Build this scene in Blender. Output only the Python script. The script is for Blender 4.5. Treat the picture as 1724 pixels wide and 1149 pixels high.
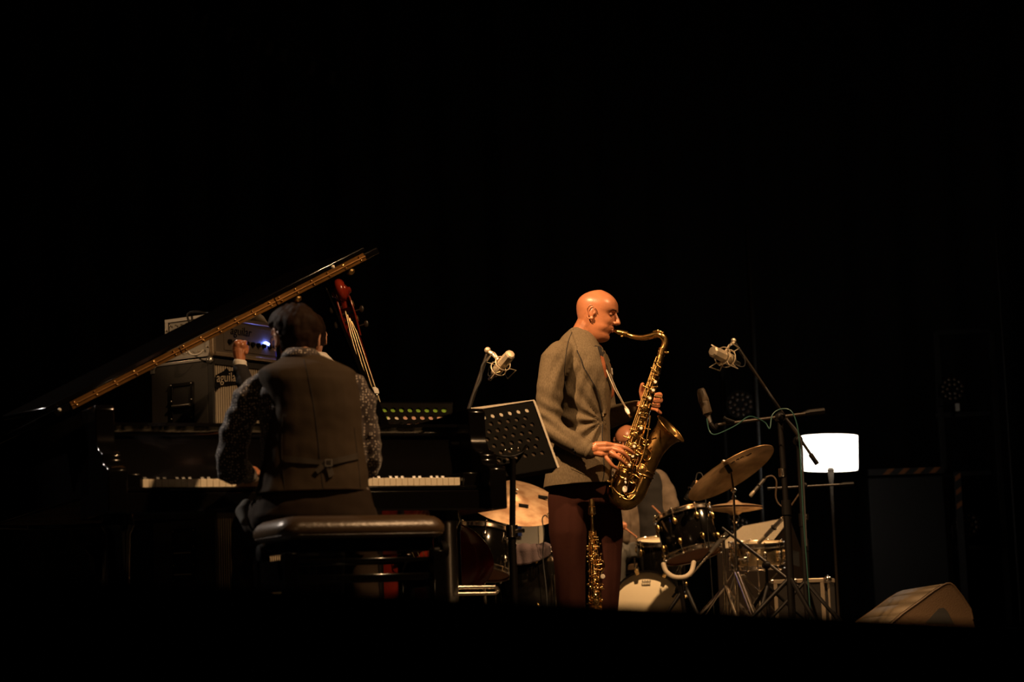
import bpy, math, random
from math import sin, cos, tan, pi, radians as R, atan, sqrt
from mathutils import Vector as V, Matrix, noise
from mathutils.bvhtree import BVHTree
random.seed(4)
sc = bpy.context.scene
COL = sc.collection
for o in list(bpy.data.objects): bpy.data.objects.remove(o)

# ------------------------------------------------------------------ camera
FPX, CX, CY = 3650.0, 862.0, 574.5
PITCH = atan((1050 - 574.5) / FPX); ROLL = R(2.0)
CAMZ = 0.17
_up = V((0, -sin(PITCH), cos(PITCH))); _fw = V((0, cos(PITCH), sin(PITCH))); _X = V((1, 0, 0))
cam_r = _X * cos(ROLL) - _up * sin(ROLL)
cam_u = _X * sin(ROLL) + _up * cos(ROLL)
cam = bpy.data.cameras.new('camera'); co = bpy.data.objects.new('camera', cam); COL.objects.link(co)
m = Matrix((cam_r, cam_u, -_fw)).transposed().to_4x4(); m.translation = V((0, 0, CAMZ))
co.matrix_world = m
cam.sensor_width = 36; cam.lens = FPX / 1724 * 36; cam.clip_start = .05; cam.clip_end = 200
cam.dof.use_dof = True; cam.dof.focus_distance = 10.4; cam.dof.aperture_fstop = 3.2
sc.camera = co
sc.view_settings.view_transform = 'Standard'; sc.view_settings.look = 'None'
sc.view_settings.exposure = 0.2; sc.view_settings.gamma = 1; sc.view_settings.use_curve_mapping = False

# ------------------------------------------------------------------ world and stage lights
w = bpy.data.worlds.new('dark hall'); sc.world = w; w.use_nodes = True
w.node_tree.nodes['Background'].inputs[0].default_value = (1.0, .8, .6, 1)
w.node_tree.nodes['Background'].inputs[1].default_value = .0006

def spot(name, loc, target, power, color, angle=30, blend=.4, radius=.12):
    l = bpy.data.lights.new(name, 'SPOT'); l.energy = power; l.color = color
    l.spot_size = R(angle); l.spot_blend = blend; l.shadow_soft_size = radius
    o = bpy.data.objects.new(name, l); COL.objects.link(o); o.location = loc
    o.rotation_euler = (V(target) - V(loc)).to_track_quat('-Z', 'Y').to_euler()
    return o
WARM = (1.0, .58, .27); WARM2 = (1.0, .60, .29); COOL = (1.0, .86, .70)
spot('key_spot_left', (-3.6, 5.2, 7.0), (.40, 10.1, 1.42), 5400, WARM, 13.5, .8, .09)
spot('key_spot_right', (4.6, 4.6, 7.6), (.3, 9.4, .9), 2700, WARM, 36, .5, .12)
spot('side_spot_left', (-6.5, 10.6, 5.6), (-1.6, 7.6, 1.1), 1150, (1.0, .84, .70), 20, .7, .12)
spot('side_spot_back', (-6.6, 11.2, 4.6), (-1.95, 12.0, 2.05), 330, WARM2, 10, .8, .08)
spot('top_spot_drums', (1.9, 9.8, 7.2), (1.35, 13.6, .65), 3000, WARM2, 33, .75, .10)
spot('side_spot_right', (5.6, 13.2, 4.6), (1.3, 13.4, .7), 900, WARM2, 22, .6, .08)
spot('top_spot_back', (-3.0, 14.6, 6.0), (-1.8, 11.7, 1.95), 330, COOL, 13, .7, .10)
spot('front_low_fill', (1.2, -1.6, 2.4), (.3, 10.5, 1.0), 90, WARM, 26, .7, .12)  # added fill, brightens cymbal undersides and the pianist's back

# ------------------------------------------------------------------ helpers
def P(px, py, Y):
    """photo pixel -> world point at depth Y"""
    u = (px - CX) / FPX; v = -(py - CY) / FPX
    uu = u * cos(ROLL) + v * sin(ROLL); vv = -u * sin(ROLL) + v * cos(ROLL)
    d = V((uu, cos(PITCH) - vv * sin(PITCH), sin(PITCH) + vv * cos(PITCH)))
    return V((0, 0, CAMZ)) + d * (Y / d.y)
def PX(l, Y=None):
    return [P(*q) if len(q) == 3 else P(q[0], q[1], Y) for q in l]
def S(px, Y): return px * Y * 1.01 / FPX          # pixels -> metres at depth Y
def spl(pts, n=6, closed=False):
    pts = [V(p) for p in pts]; out = []
    N = len(pts); rng = range(N if closed else N - 1)
    g = (lambda i: pts[i % N]) if closed else (lambda i: pts[max(0, min(N - 1, i))])
    for i in rng:
        a, b, c, d = g(i - 1), g(i), g(i + 1), g(i + 2)
        for k in range(n):
            t = k / n
            out.append(.5 * ((2 * b) + (c - a) * t + (2 * a - 5 * b + 4 * c - d) * t * t + (3 * b - a - 3 * c + d) * t ** 3))
    if not closed: out.append(pts[-1])
    return out
def lerp(tab, x):
    if x <= tab[0][0]: return tab[0][1]
    for (a, p), (b, q) in zip(tab, tab[1:]):
        if x <= b: return p + (q - p) * (x - a) / (b - a)
    return tab[-1][1]
def smooth_tab(tab, x):
    n = len(tab)
    if x <= tab[0][0]: return tab[0][1]
    if x >= tab[-1][0]: return tab[-1][1]
    for i in range(n - 1):
        if x <= tab[i + 1][0]:
            x0, y0 = tab[i]; x1, y1 = tab[i + 1]; h = x1 - x0; t = (x - x0) / h
            m0 = (y1 - tab[max(0, i - 1)][1]) / (x1 - tab[max(0, i - 1)][0]) if i else (y1 - y0) / h
            m1 = (tab[min(n - 1, i + 2)][1] - y0) / (tab[min(n - 1, i + 2)][0] - x0) if i + 2 < n else (y1 - y0) / h
            return (2*t**3 - 3*t*t + 1)*y0 + (t**3 - 2*t*t + t)*h*m0 + (-2*t**3 + 3*t*t)*y1 + (t**3 - t*t)*h*m1
def frame(ax):
    ax = V(ax).normalized(); h = V((0, 0, 1)) if abs(ax.z) < .9 else V((1, 0, 0))
    a = ax.cross(h).normalized(); return a, ax.cross(a).normalized(), ax
class MB:
    def __init__(s): s.v = []; s.f = []
    def add(s, vs, fs):
        o = len(s.v); s.v += [V(x) for x in vs]; s.f += [tuple(i + o for i in f) for f in fs]; return s
    def box(s, c, size, M=None):
        c = V(c); h = V(size) / 2; vs = []
        for x in (-1, 1):
            for y in (-1, 1):
                for z in (-1, 1):
                    d = V((x * h.x, y * h.y, z * h.z)); vs.append(c + (M @ d if M else d))
        return s.add(vs, [(0, 1, 3, 2), (4, 6, 7, 5), (0, 4, 5, 1), (2, 3, 7, 6), (0, 2, 6, 4), (1, 5, 7, 3)])
    def rings(s, rings, cap=True, closed=False):
        n = len(rings[0]); o = len(s.v)
        for r in rings: s.v += [V(x) for x in r]
        m = len(rings)
        for i in range(m if closed else m - 1):
            a = o + i * n; b = o + ((i + 1) % m) * n
            for j in range(n):
                k = (j + 1) % n; s.f.append((a + j, a + k, b + k, b + j))
        if cap and not closed:
            s.f.append(tuple(o + j for j in reversed(range(n)))); s.f.append(tuple(o + (m - 1) * n + j for j in range(n)))
        return s
    def tube(s, pts, r, n=8, cap=True, closed=False, flat=1.0, up=None):
        pts = [V(p) for p in pts]; m = len(pts); rr = r if isinstance(r, (list, tuple)) else [r] * m
        if len(rr) != m: rr = [lerp([(i / (len(rr) - 1), x) for i, x in enumerate(rr)], k / (m - 1)) for k in range(m)]
        rings = []; a = None
        for i, p in enumerate(pts):
            if closed: t = pts[(i + 1) % m] - pts[i - 1]
            else: t = pts[min(m - 1, i + 1)] - pts[max(0, i - 1)]
            if t.length < 1e-9: t = V((0, 0, 1))
            t.normalize()
            if a is None: a = (t.cross(V(up)).normalized() if up else frame(t)[0])
            a = (a - t * a.dot(t)); a = a.normalized() if a.length > 1e-6 else frame(t)[0]
            b = t.cross(a)
            rings.append([p + (a * cos(2 * pi * k / n) + b * sin(2 * pi * k / n) * flat) * rr[i] for k in range(n)])
        return s.rings(rings, cap, closed)
    def cyl(s, a, b, r0, r1=None, n=12): return s.tube([a, b], [r0, r0 if r1 is None else r1], n)
    def lathe(s, prof, org, ax, n=24, cap=True):
        a, b, c = frame(ax); org = V(org)
        return s.rings([[org + c * h + (a * cos(2 * pi * k / n) + b * sin(2 * pi * k / n)) * max(r, 1e-5) for k in range(n)] for r, h in prof], cap)
    def ball(s, c, r, M=None, n=12, m=8):
        c = V(c); r = V((r, r, r)) if not hasattr(r, '__len__') else V(r); rings = []
        for i in range(m + 1):
            ph = pi * i / m; q = max(sin(ph), 1e-4)
            ring = []
            for k in range(n):
                d = V((q * cos(2 * pi * k / n) * r.x, q * sin(2 * pi * k / n) * r.y, -cos(ph) * r.z))
                ring.append(c + (M @ d if M else d))
            rings.append(ring)
        return s.rings(rings)
    def prism(s, poly, off):
        off = V(off); return s.rings([[V(p) for p in poly], [V(p) + off for p in poly]])
    def torus(s, c, ax, Rr, r, n=24, m=6, arc=None):
        a, b, _ = frame(ax); c = V(c); q = arc or (0, 2 * pi); cl = arc is None
        N = n if cl else n + 1
        return s.tube([c + (a * cos(q[0] + (q[1] - q[0]) * k / n) + b * sin(q[0] + (q[1] - q[0]) * k / n)) * Rr for k in range(N)], r, m, closed=cl)
    def caps(s, pts, r, n=12):
        """limb: tapered tube with round ends, for remeshing"""
        s.tube(pts, r, n); s.ball(pts[0], r[0] if isinstance(r, (list, tuple)) else r); s.ball(pts[-1], r[-1] if isinstance(r, (list, tuple)) else r); return s
    def mesh(s, name, sharp=38):
        me = bpy.data.meshes.new(name); me.from_pydata([tuple(v) for v in s.v], [], s.f); me.update(); me.validate()
        me.shade_smooth(); me.set_sharp_from_angle(angle=R(sharp)); return me
    def build(s, name, mat, parent=None, label=None, sharp=38, bevel=0):
        me = s.mesh(name, sharp); o = bpy.data.objects.new(name, me); COL.objects.link(o)
        if mat: me.materials.append(mat)
        if parent: par(o, parent)
        if label: o['label'] = label
        if bevel:
            b = o.modifiers.new('bevel', 'BEVEL'); b.width = bevel; b.segments = 2; b.limit_method = 'ANGLE'; b.angle_limit = R(35)
        return o
def par(o, parent):
    o.parent = parent; o.matrix_parent_inverse = WM(parent).inverted()
def WM(o):
    m = o.matrix_basis.copy()
    return WM(o.parent) @ o.matrix_parent_inverse @ m if o.parent else m
def thing(name, label, cat, loc=(0, 0, 0), group=None):
    o = bpy.data.objects.new(name, None); COL.objects.link(o); o.location = loc; o.empty_display_size = .05
    o['label'] = label; o['category'] = cat
    if group: o['group'] = group
    return o
def tag(o, label, cat, group=None):
    o['label'] = label; o['category'] = cat
    if group: o['group'] = group
    return o
def struct(o): o['kind'] = 'structure'; return o
def fuse(mb, voxel, iters, name, mat, parent=None, label=None, disp=None, cut=None):
    """union of overlapping closed shapes into one continuous skin"""
    me = mb.mesh('tmp'); o = bpy.data.objects.new('tmp', me); COL.objects.link(o)
    r = o.modifiers.new('r', 'REMESH'); r.mode = 'VOXEL'; r.voxel_size = voxel; r.use_smooth_shade = True
    s = o.modifiers.new('s', 'SMOOTH'); s.iterations = iters; s.factor = .5
    dg = bpy.context.evaluated_depsgraph_get(); dg.update()
    nm = bpy.data.meshes.new_from_object(o.evaluated_get(dg)); bpy.data.objects.remove(o)
    if disp:
        ns = [v.normal.copy() for v in nm.vertices]
        for v, n in zip(nm.vertices, ns): v.co += n * disp(v.co)
    if cut:
        import bmesh
        bm = bmesh.new(); bm.from_mesh(nm)
        for (p, n) in cut:
            g = bm.verts[:] + bm.edges[:] + bm.faces[:]
            bmesh.ops.bisect_plane(bm, geom=g, plane_co=p, plane_no=n, clear_outer=True)
        bm.to_mesh(nm); bm.free()
    nm.name = name; nm.shade_smooth()
    ob = bpy.data.objects.new(name, nm); COL.objects.link(ob); nm.materials.clear(); nm.materials.append(mat)
    if parent: par(ob, parent)
    if label: ob['label'] = label
    if cut:
        m = ob.modifiers.new('thick', 'SOLIDIFY'); m.thickness = .004; m.offset = -1
    return ob
def bvh(o): return BVHTree.FromPolygons([v.co for v in o.data.vertices], [tuple(p.vertices) for p in o.data.polygons])
def onto(tree, px, py, off=.002):
    """point of a surface met by the sight line of a photo pixel, lifted off it"""
    a = V((0, 0, CAMZ)); d = (P(px, py, 10) - a).normalized()
    h = tree.ray_cast(a, d)
    if h[0] is None:
        h = tree.find_nearest(a + d * 10); 
    n = h[1] if h[1].dot(d) < 0 else -h[1]
    return h[0] + n * off
def patch(tree, poly, off=.003, thick=.003, nx=10, ny=10, Y=None):
    """cloth piece (lapel, pocket) laid over a body: bilinear quad of photo points dropped on it"""
    mb = MB(); a, b, c, d = poly; top = []
    for i in range(ny + 1):
        row = []
        for j in range(nx + 1):
            u, v = j / nx, i / ny
            x = (a[0]*(1-u) + b[0]*u)*(1-v) + (d[0]*(1-u) + c[0]*u)*v
            y = (a[1]*(1-u) + b[1]*u)*(1-v) + (d[1]*(1-u) + c[1]*u)*v
            row.append(onto(tree, x, y, off))
        top.append(row)
    vs = [p for r in top for p in r]; fs = []
    W = nx + 1
    for i in range(ny):
        for j in range(nx): fs.append((i*W+j, (i+1)*W+j, (i+1)*W+j+1, i*W+j+1))
    back = [p + V((0, thick, 0)) for p in vs]; n = len(vs)
    fs += [tuple(n + k for k in reversed(f)) for f in fs]
    rim = [j for j in range(W)] + [i*W+nx for i in range(1, ny+1)] + [ny*W+j for j in range(nx-1, -1, -1)] + [i*W for i in range(ny-1, 0, -1)]
    for k in range(len(rim)): p, q = rim[k], rim[(k+1) % len(rim)]; fs.append((p, q, n+q, n+p))
    return mb.add(vs + back, fs)

# ------------------------------------------------------------------ materials
def mat(name, col, rough=.5, metal=0, spec=.5, bump=0, bscale=200, var=0, vscale=8, coat=0, sheen=0, emit=None, es=0, trans=0, stretch=None, col2=None):
    m = bpy.data.materials.new(name); m.use_nodes = True; nt = m.node_tree; b = nt.nodes['Principled BSDF']
    b.inputs['Base Color'].default_value = (*col, 1); b.inputs['Roughness'].default_value = rough; b.inputs['Metallic'].default_value = metal
    b.inputs['Specular IOR Level'].default_value = spec; b.inputs['Coat Weight'].default_value = coat; b.inputs['Sheen Weight'].default_value = sheen
    b.inputs['Transmission Weight'].default_value = trans
    if emit: b.inputs['Emission Color'].default_value = (*emit, 1); b.inputs['Emission Strength'].default_value = es
    tc = nt.nodes.new('ShaderNodeTexCoord'); mp = nt.nodes.new('ShaderNodeMapping'); nt.links.new(tc.outputs['Object'], mp.inputs[0])
    if stretch: mp.inputs['Scale'].default_value = stretch
    if var or col2:
        n = nt.nodes.new('ShaderNodeTexNoise'); n.inputs['Scale'].default_value = vscale; n.inputs['Detail'].default_value = 5
        nt.links.new(mp.outputs[0], n.inputs[0])
        mx = nt.nodes.new('ShaderNodeMix'); mx.data_type = 'RGBA'
        c2 = col2 or tuple(c * (1 - var) for c in col)
        mx.inputs[6].default_value = (*col, 1); mx.inputs[7].default_value = (*c2, 1)
        rp = nt.nodes.new('ShaderNodeMapRange'); rp.inputs[1].default_value = .35; rp.inputs[2].default_value = .65
        nt.links.new(n.outputs[0], rp.inputs[0]); nt.links.new(rp.outputs[0], mx.inputs[0]); nt.links.new(mx.outputs[2], b.inputs['Base Color'])
        if metal:
            rr = nt.nodes.new('ShaderNodeMapRange'); rr.inputs[3].default_value = rough * .8; rr.inputs[4].default_value = min(1, rough * 1.4)
            nt.links.new(n.outputs[0], rr.inputs[0]); nt.links.new(rr.outputs[0], b.inputs['Roughness'])
    if bump:
        n = nt.nodes.new('ShaderNodeTexNoise'); n.inputs['Scale'].default_value = bscale; n.inputs['Detail'].default_value = 3
        nt.links.new(mp.outputs[0], n.inputs[0]); bp = nt.nodes.new('ShaderNodeBump'); bp.inputs['Strength'].default_value = bump; bp.inputs['Distance'].default_value = .003
        nt.links.new(n.outputs[0], bp.inputs['Height']); nt.links.new(bp.outputs[0], b.inputs['Normal'])
    return m
def dotted(name, base, dot, scale, r, rough=.8):
    m = mat(name, base, rough, sheen=.2, bump=.15, bscale=90); nt = m.node_tree; b = nt.nodes['Principled BSDF']
    tc = nt.nodes.new('ShaderNodeTexCoord'); vo = nt.nodes.new('ShaderNodeTexVoronoi'); vo.inputs['Scale'].default_value = scale
    vo.inputs['Randomness'].default_value = .5
    nt.links.new(tc.outputs['Object'], vo.inputs['Vector'])
    lt = nt.nodes.new('ShaderNodeMath'); lt.operation = 'LESS_THAN'; lt.inputs[1].default_value = r; nt.links.new(vo.outputs['Distance'], lt.inputs[0])
    mx = nt.nodes.new('ShaderNodeMix'); mx.data_type = 'RGBA'; mx.inputs[6].default_value = (*base, 1); mx.inputs[7].default_value = (*dot, 1)
    nt.links.new(lt.outputs[0], mx.inputs[0]); nt.links.new(mx.outputs[2], b.inputs['Base Color']); return m
def weave(name, a, b_, scale, rough=.85):
    m = mat(name, a, rough, spec=.2, bump=.25, bscale=260); nt = m.node_tree; b = nt.nodes['Principled BSDF']
    tc = nt.nodes.new('ShaderNodeTexCoord'); n = nt.nodes.new('ShaderNodeTexNoise'); n.inputs['Scale'].default_value = scale; n.inputs['Detail'].default_value = 2
    mp = nt.nodes.new('ShaderNodeMapping'); mp.inputs['Scale'].default_value = (1, 1, .25)
    nt.links.new(tc.outputs['Object'], mp.inputs[0]); nt.links.new(mp.outputs[0], n.inputs[0])
    mx = nt.nodes.new('ShaderNodeMix'); mx.data_type = 'RGBA'; mx.inputs[6].default_value = (*a, 1); mx.inputs[7].default_value = (*b_, 1)
    rp = nt.nodes.new('ShaderNodeMapRange'); rp.inputs[1].default_value = .35; rp.inputs[2].default_value = .65
    nt.links.new(n.outputs[0], rp.inputs[0]); nt.links.new(rp.outputs[0], mx.inputs[0]); nt.links.new(mx.outputs[2], b.inputs['Base Color']); return m
M = {}
M['stage'] = mat('black stage paint', (.012, .011, .010), .75, bump=.2, bscale=30, var=.4)
M['curtain'] = mat('black curtain cloth', (.008, .007, .007), .95, bump=.2, bscale=120)
M['parapet'] = mat('matt black cloth', (.004, .004, .004), .95, bump=.2)
M['piano'] = mat('black piano lacquer', (.003, .0026, .0026), .12, coat=.25)
M['ivory'] = mat('ivory key', (.86, .78, .62), .35, var=.06)
M['ebony'] = mat('black key', (.01, .01, .01), .3)
M['brass'] = mat('brass', (.80, .52, .20), .30, 1, var=.35, vscale=14)
M['hinge'] = mat('aged brass hinge', (.17, .085, .025), .5, 1, var=.5, vscale=5)
M['knuckle'] = mat('worn brass', (.42, .22, .08), .4, 1, var=.4, vscale=5)
M['sax'] = mat('lacquered brass', (.76, .48, .17), .24, 1, var=.5, vscale=18, bump=.03, bscale=40)
M['saxdark'] = mat('aged brass', (.52, .31, .11), .30, 1, var=.5, vscale=22)
M['sop'] = mat('bright gold lacquer', (.95, .62, .26), .2, 1)
M['pearl'] = mat('pearl key touch', (.92, .85, .72), .25)
M['chrome'] = mat('chrome', (.88, .78, .66), .18, 1, bump=.02, bscale=20)
M['steel'] = mat('brushed steel', (.55, .52, .48), .35, 1, var=.2)
M['micdark'] = mat('dark microphone enamel', (.045, .032, .02), .45)
M['nickel'] = mat('satin nickel', (.80, .68, .50), .36, .5, var=.15)
M['black'] = mat('black metal', (.0035, .003, .003), .5, spec=.15)
M['desk'] = mat('matt black sheet metal', (.004, .0035, .003), .7, spec=.08)
M['paperdim'] = mat('dimmed sheet paper', (.10, .07, .045), .9)  # brown put in for paper that gets little light
M['blackrub'] = mat('black rubber', (.012, .012, .012), .7)
M['leather'] = mat('black leather', (.070, .042, .022), .36, bump=.5, bscale=70, spec=.8, stretch=(1, 1, 1))
M['skin'] = mat('skin', (.50, .195, .092), .36, bump=.12, bscale=90, var=.22, vscale=14)
M['skin2'] = mat('fair skin', (.66, .34, .22), .5, bump=.1, bscale=90, var=.15, vscale=14)
M['lip'] = mat('lip skin', (.52, .20, .14), .4)
M['eye'] = mat('eye', (.22, .15, .12), .35)
M['iris'] = mat('dark iris', (.02, .012, .008), .1)
M['browhair'] = mat('brow hair', (.05, .025, .015), .8)
M['jacket'] = weave('grey brown wool', (.150, .115, .072), (.10, .076, .046), 260)
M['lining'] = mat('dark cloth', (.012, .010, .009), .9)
M['maroon'] = mat('maroon wool trousers', (.032, .009, .006), .9, spec=.15, bump=.2, bscale=150)
M['tee'] = mat('rust shirt', (.30, .09, .03), .8)
M['white'] = mat('white cloth', (.80, .76, .70), .8, bump=.15, bscale=60)
M['vest'] = mat('dark brown waistcoat', (.050, .034, .020), .85, spec=.2, bump=.15, bscale=200, var=.2, vscale=5)
M['vestback'] = mat('waistcoat strap satin', (.040, .030, .020), .5)
M['shirt'] = dotted('dark dotted shirt', (.030, .018, .015), (.80, .70, .60), 108, .25)
M['hair'] = mat('dark brown hair', (.020, .0095, .005), .7, spec=.1, bump=1.0, bscale=60, stretch=(1, 1, .35), var=.4, vscale=30)
M['trousers'] = mat('dark trousers', (.022, .014, .009), .9, spec=.15, bump=.15)
M['suit'] = mat('dark suit', (.012, .011, .014), .85)
M['shirtgrey'] = mat('grey shirt', (.048, .035, .025), .85, bump=.3, bscale=60, var=.2)
M['jeans'] = mat('dark grey jeans', (.08, .075, .065), .85, bump=.2)
M['tolex'] = mat('dark grey amp covering', (.032, .029, .026), .7, bump=.4, bscale=220)
M['tolexdark'] = mat('black amp covering', (.015, .014, .014), .7, bump=.3, bscale=220)
M['alu'] = mat('silver metal trim', (.80, .78, .75), .32, .9)
M['panel'] = mat('grey amp front panel', (.15, .125, .10), .45, .3, var=.2)
M['grille'] = mat('cream grille cloth', (.34, .29, .22), .85)
M['redwood'] = mat('red varnished maple', (.24, .022, .010), .2, coat=.7, var=.5, vscale=9, stretch=(1, 1, .3))
M['fingerb'] = mat('ebony fingerboard', (.02, .014, .01), .35)
M['string'] = mat('bronze string', (.85, .65, .38), .35, 1)
M['cym'] = mat('cymbal bronze', (.80, .53, .27), .38, 1, col2=(.48, .29, .13), vscale=9, bump=.15, bscale=45)
M['cymmatt'] = mat('raw bronze cymbal', (.78, .55, .34), .50, .85, col2=(.38, .22, .12), vscale=11, bump=.2, bscale=30)
M['drum'] = mat('black drum lacquer', (.004, .0035, .003), .12, coat=.4)
M['snare'] = mat('brushed brass shell', (.80, .64, .40), .25, 1, var=.15)
M['headwhite'] = mat('coated drum head', (.80, .68, .46), .6)
M['headtan'] = mat('clear lower drum head', (.48, .20, .10), .35, var=.2)
M['goldlug'] = mat('brass lug', (.85, .56, .22), .25, 1)
M['rubber'] = mat('grey foam rubber', (.32, .27, .20), .8)
M['paper'] = mat('sheet paper', (.82, .74, .60), .9)
M['green'] = mat('green print', (.22, .42, .04), .9)
M['pink'] = mat('pink print', (.70, .42, .34), .9)
M['redp'] = mat('red print', (.55, .04, .04), .8)
M['bluep'] = mat('blue print', (.01, .04, .22), .7)
M['lampole'] = mat('bronze lamp pole', (.035, .024, .015), .55)
M['board'] = mat('grey white board', (.42, .40, .36), .7)
M['towel'] = mat('mauve towel', (.075, .052, .055), .95, bump=.9, bscale=160)
M['wedge2'] = mat('dark brown paint', (.012, .007, .004), .7, spec=.2)
M['lid_skin'] = mat('matt skin', (.42, .16, .075), .65)
M['mesh'] = mat('pale painted mesh', (.50, .42, .30), .6)
M['wedge'] = mat('black textured paint', (.065, .036, .014), .6, bump=.6, bscale=130)
M['wgrille'] = mat('speaker grille', (.10, .075, .045), .55, .3, bump=.5, bscale=260)
M['caseb'] = mat('road case board', (.010, .007, .005), .55)
M['casealu'] = mat('case aluminium edge', (.62, .50, .36), .4, .85)
M['shade'] = mat('glowing lamp shade', (.9, .88, .82), .9, emit=(1.0, .93, .82), es=3.2)
M['lens'] = mat('lamp lens', (.07, .045, .03), .25)
M['hazy'] = mat('orange hazard stripe', (.26, .09, .025), .7)
M['teal'] = mat('teal cable', (.012, .050, .043), .4)
M['boom'] = mat('worn black boom tube', (.022, .016, .011), .4, spec=.5)
M['led'] = mat('blue led', (.1, .2, 1), .3, emit=(.12, .2, 1), es=90)
M['leddim'] = mat('blue glow strip', (.1, .1, .6), .3, emit=(.08, .07, .9), es=2.0)
M['shoe'] = mat('black leather shoe', (.012, .010, .009), .3)
M['glass'] = mat('clear glass', (.8, .8, .8), .05, trans=1)
def add_scratches(m):   # fine hammered rings on cymbals
    return m
def text(body, size, mtx, mt, parent, name='lettering', depth=.001, shear=0):
    cu = bpy.data.curves.new('t', 'FONT'); cu.body = body; cu.size = size; cu.extrude = depth; cu.align_x = 'CENTER'; cu.align_y = 'CENTER'; cu.shear = shear
    o = bpy.data.objects.new('t', cu); COL.objects.link(o); dg = bpy.context.evaluated_depsgraph_get(); dg.update()
    me = bpy.data.meshes.new_from_object(o.evaluated_get(dg)); bpy.data.objects.remove(o)
    me.transform(mtx); me.name = name; me.materials.clear(); me.materials.append(mt)
    ob = bpy.data.objects.new(name, me); COL.objects.link(ob); par(ob, parent); return ob
def basis(o, x, y):
    x = V(x).normalized(); z = x.cross(V(y)).normalized(); y = z.cross(x)
    m = Matrix((x, y, z)).transposed().to_4x4(); m.translation = V(o); return m
def fl(p, z=0): return V((p[0], p[1], z))

# ------------------------------------------------------------------ the setting
o = struct(MB().box((0, 11.2, -.05), (22, 16, .1)).build('floor', M['stage']))
o = struct(MB().box((0, 0, -1.15), (22, 6, .1)).build('floor_hall', M['stage'])); 
# pleated curtain at the back
pts = []
mb = MB(); N = 260
front = [V((-11 + 22 * i / N, 19 + .09 * sin(i * 1.1) + .04 * sin(i * .37), 0)) for i in range(N + 1)]
rings = [front, [p + V((0, 0, 9)) for p in front]]
vs = rings[0] + rings[1]; W = N + 1
mb.add(vs, [(i, i + 1, W + i + 1, W + i) for i in range(N)])
o = struct(mb.build('wall_back', M['curtain'])); sm = o.modifiers.new('s', 'SOLIDIFY'); sm.thickness = .02
for nm, x in (('wall_left', -11.05), ('wall_right', 11.05)):
    struct(MB().box((x, 8.5, 3.9), (.1, 21, 10.2)).build(nm, M['curtain']))
struct(MB().box((0, 8.5, 9.05), (22, 21, .1)).build('ceiling', M['curtain']))
struct(MB().box((0, -2.05, 3.9), (22, .1, 10.2)).build('wall_rear', M['curtain']))
a, b = P(-300, 955, 3.0), P(2024, 1067, 3.0)
mb = MB(); mb.prism([a, b, V((b.x, b.y, -1.1)), V((a.x, a.y, -1.1))], (0, .12, 0))
struct(mb.build('wall_front', M['parapet'], bevel=.01))
# ================================================================== GRAND PIANO
TH = R(24); ek = V((cos(TH), sin(TH), 0)); et = V((-sin(TH), cos(TH), 0)); ez = V((0, 0, 1))
_kl = fl(P(240, 812, 7.715)); KO = _kl + ek * .6125
def K(k, t, z): return KO + ek * k + et * t + ez * z
MK = Matrix((ek, et, ez)).transposed()
piano = thing('grand_piano', 'open black lacquered grand piano with its lid propped up', 'piano', K(0, .8, 0))
def kbox(mb, k0, k1, t0, t1, z0, z1): return mb.box(K((k0 + k1) / 2, (t0 + t1) / 2, (z0 + z1) / 2), (abs(k1 - k0), abs(t1 - t0), abs(z1 - z0)), MK)
outl = [(-.76, .20), (-.76, 2.30), (-.70, 2.50), (-.52, 2.62), (-.30, 2.60), (-.12, 2.45), (.02, 2.15), (.14, 1.85), (.34, 1.55), (.58, 1.35), (.72, 1.12), (.76, .85), (.76, .20)]
def rp(off, z):
    c = (-.1, 1.2); r = []
    for k, t in outl:
        d = V((k - c[0], t - c[1])); d.normalize(); r.append(K(k - d.x * off, t - d.y * off if t > .21 else t, z))
    return r
mb = MB(); A, B, C, D = rp(0, .68), rp(0, 1.0), rp(.05, 1.0), rp(.05, .68); n = len(A)
mb.add(A + B + C + D, sum([[(i, i+1, n+i+1, n+i), (n+i, n+i+1, 2*n+i+1, 2*n+i), (2*n+i, 2*n+i+1, 3*n+i+1, 3*n+i), (3*n+i, 3*n+i+1, i+1, i)] for i in range(n - 1)], []) + [(0, n, 2*n, 3*n), (n-1, 4*n-1, 3*n-1, 2*n-1)])
mb.build('rim', M['piano'], piano, bevel=.006)
mb = MB(); mb.rings([rp(.05, .70), rp(.05, .73)]); mb.build('soundboard', M['hinge'], piano, 'pale brass coloured soundboard')
mb = MB(); kbox(mb, -.76, .76, -.05, .35, .60, .675); mb.build('keybed', M['piano'], piano, bevel=.006)
mb = MB(); kbox(mb, -.69, .69, -.035, -.012, .675, .694); mb.build('keyslip', M['piano'], piano, bevel=.006)
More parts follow.
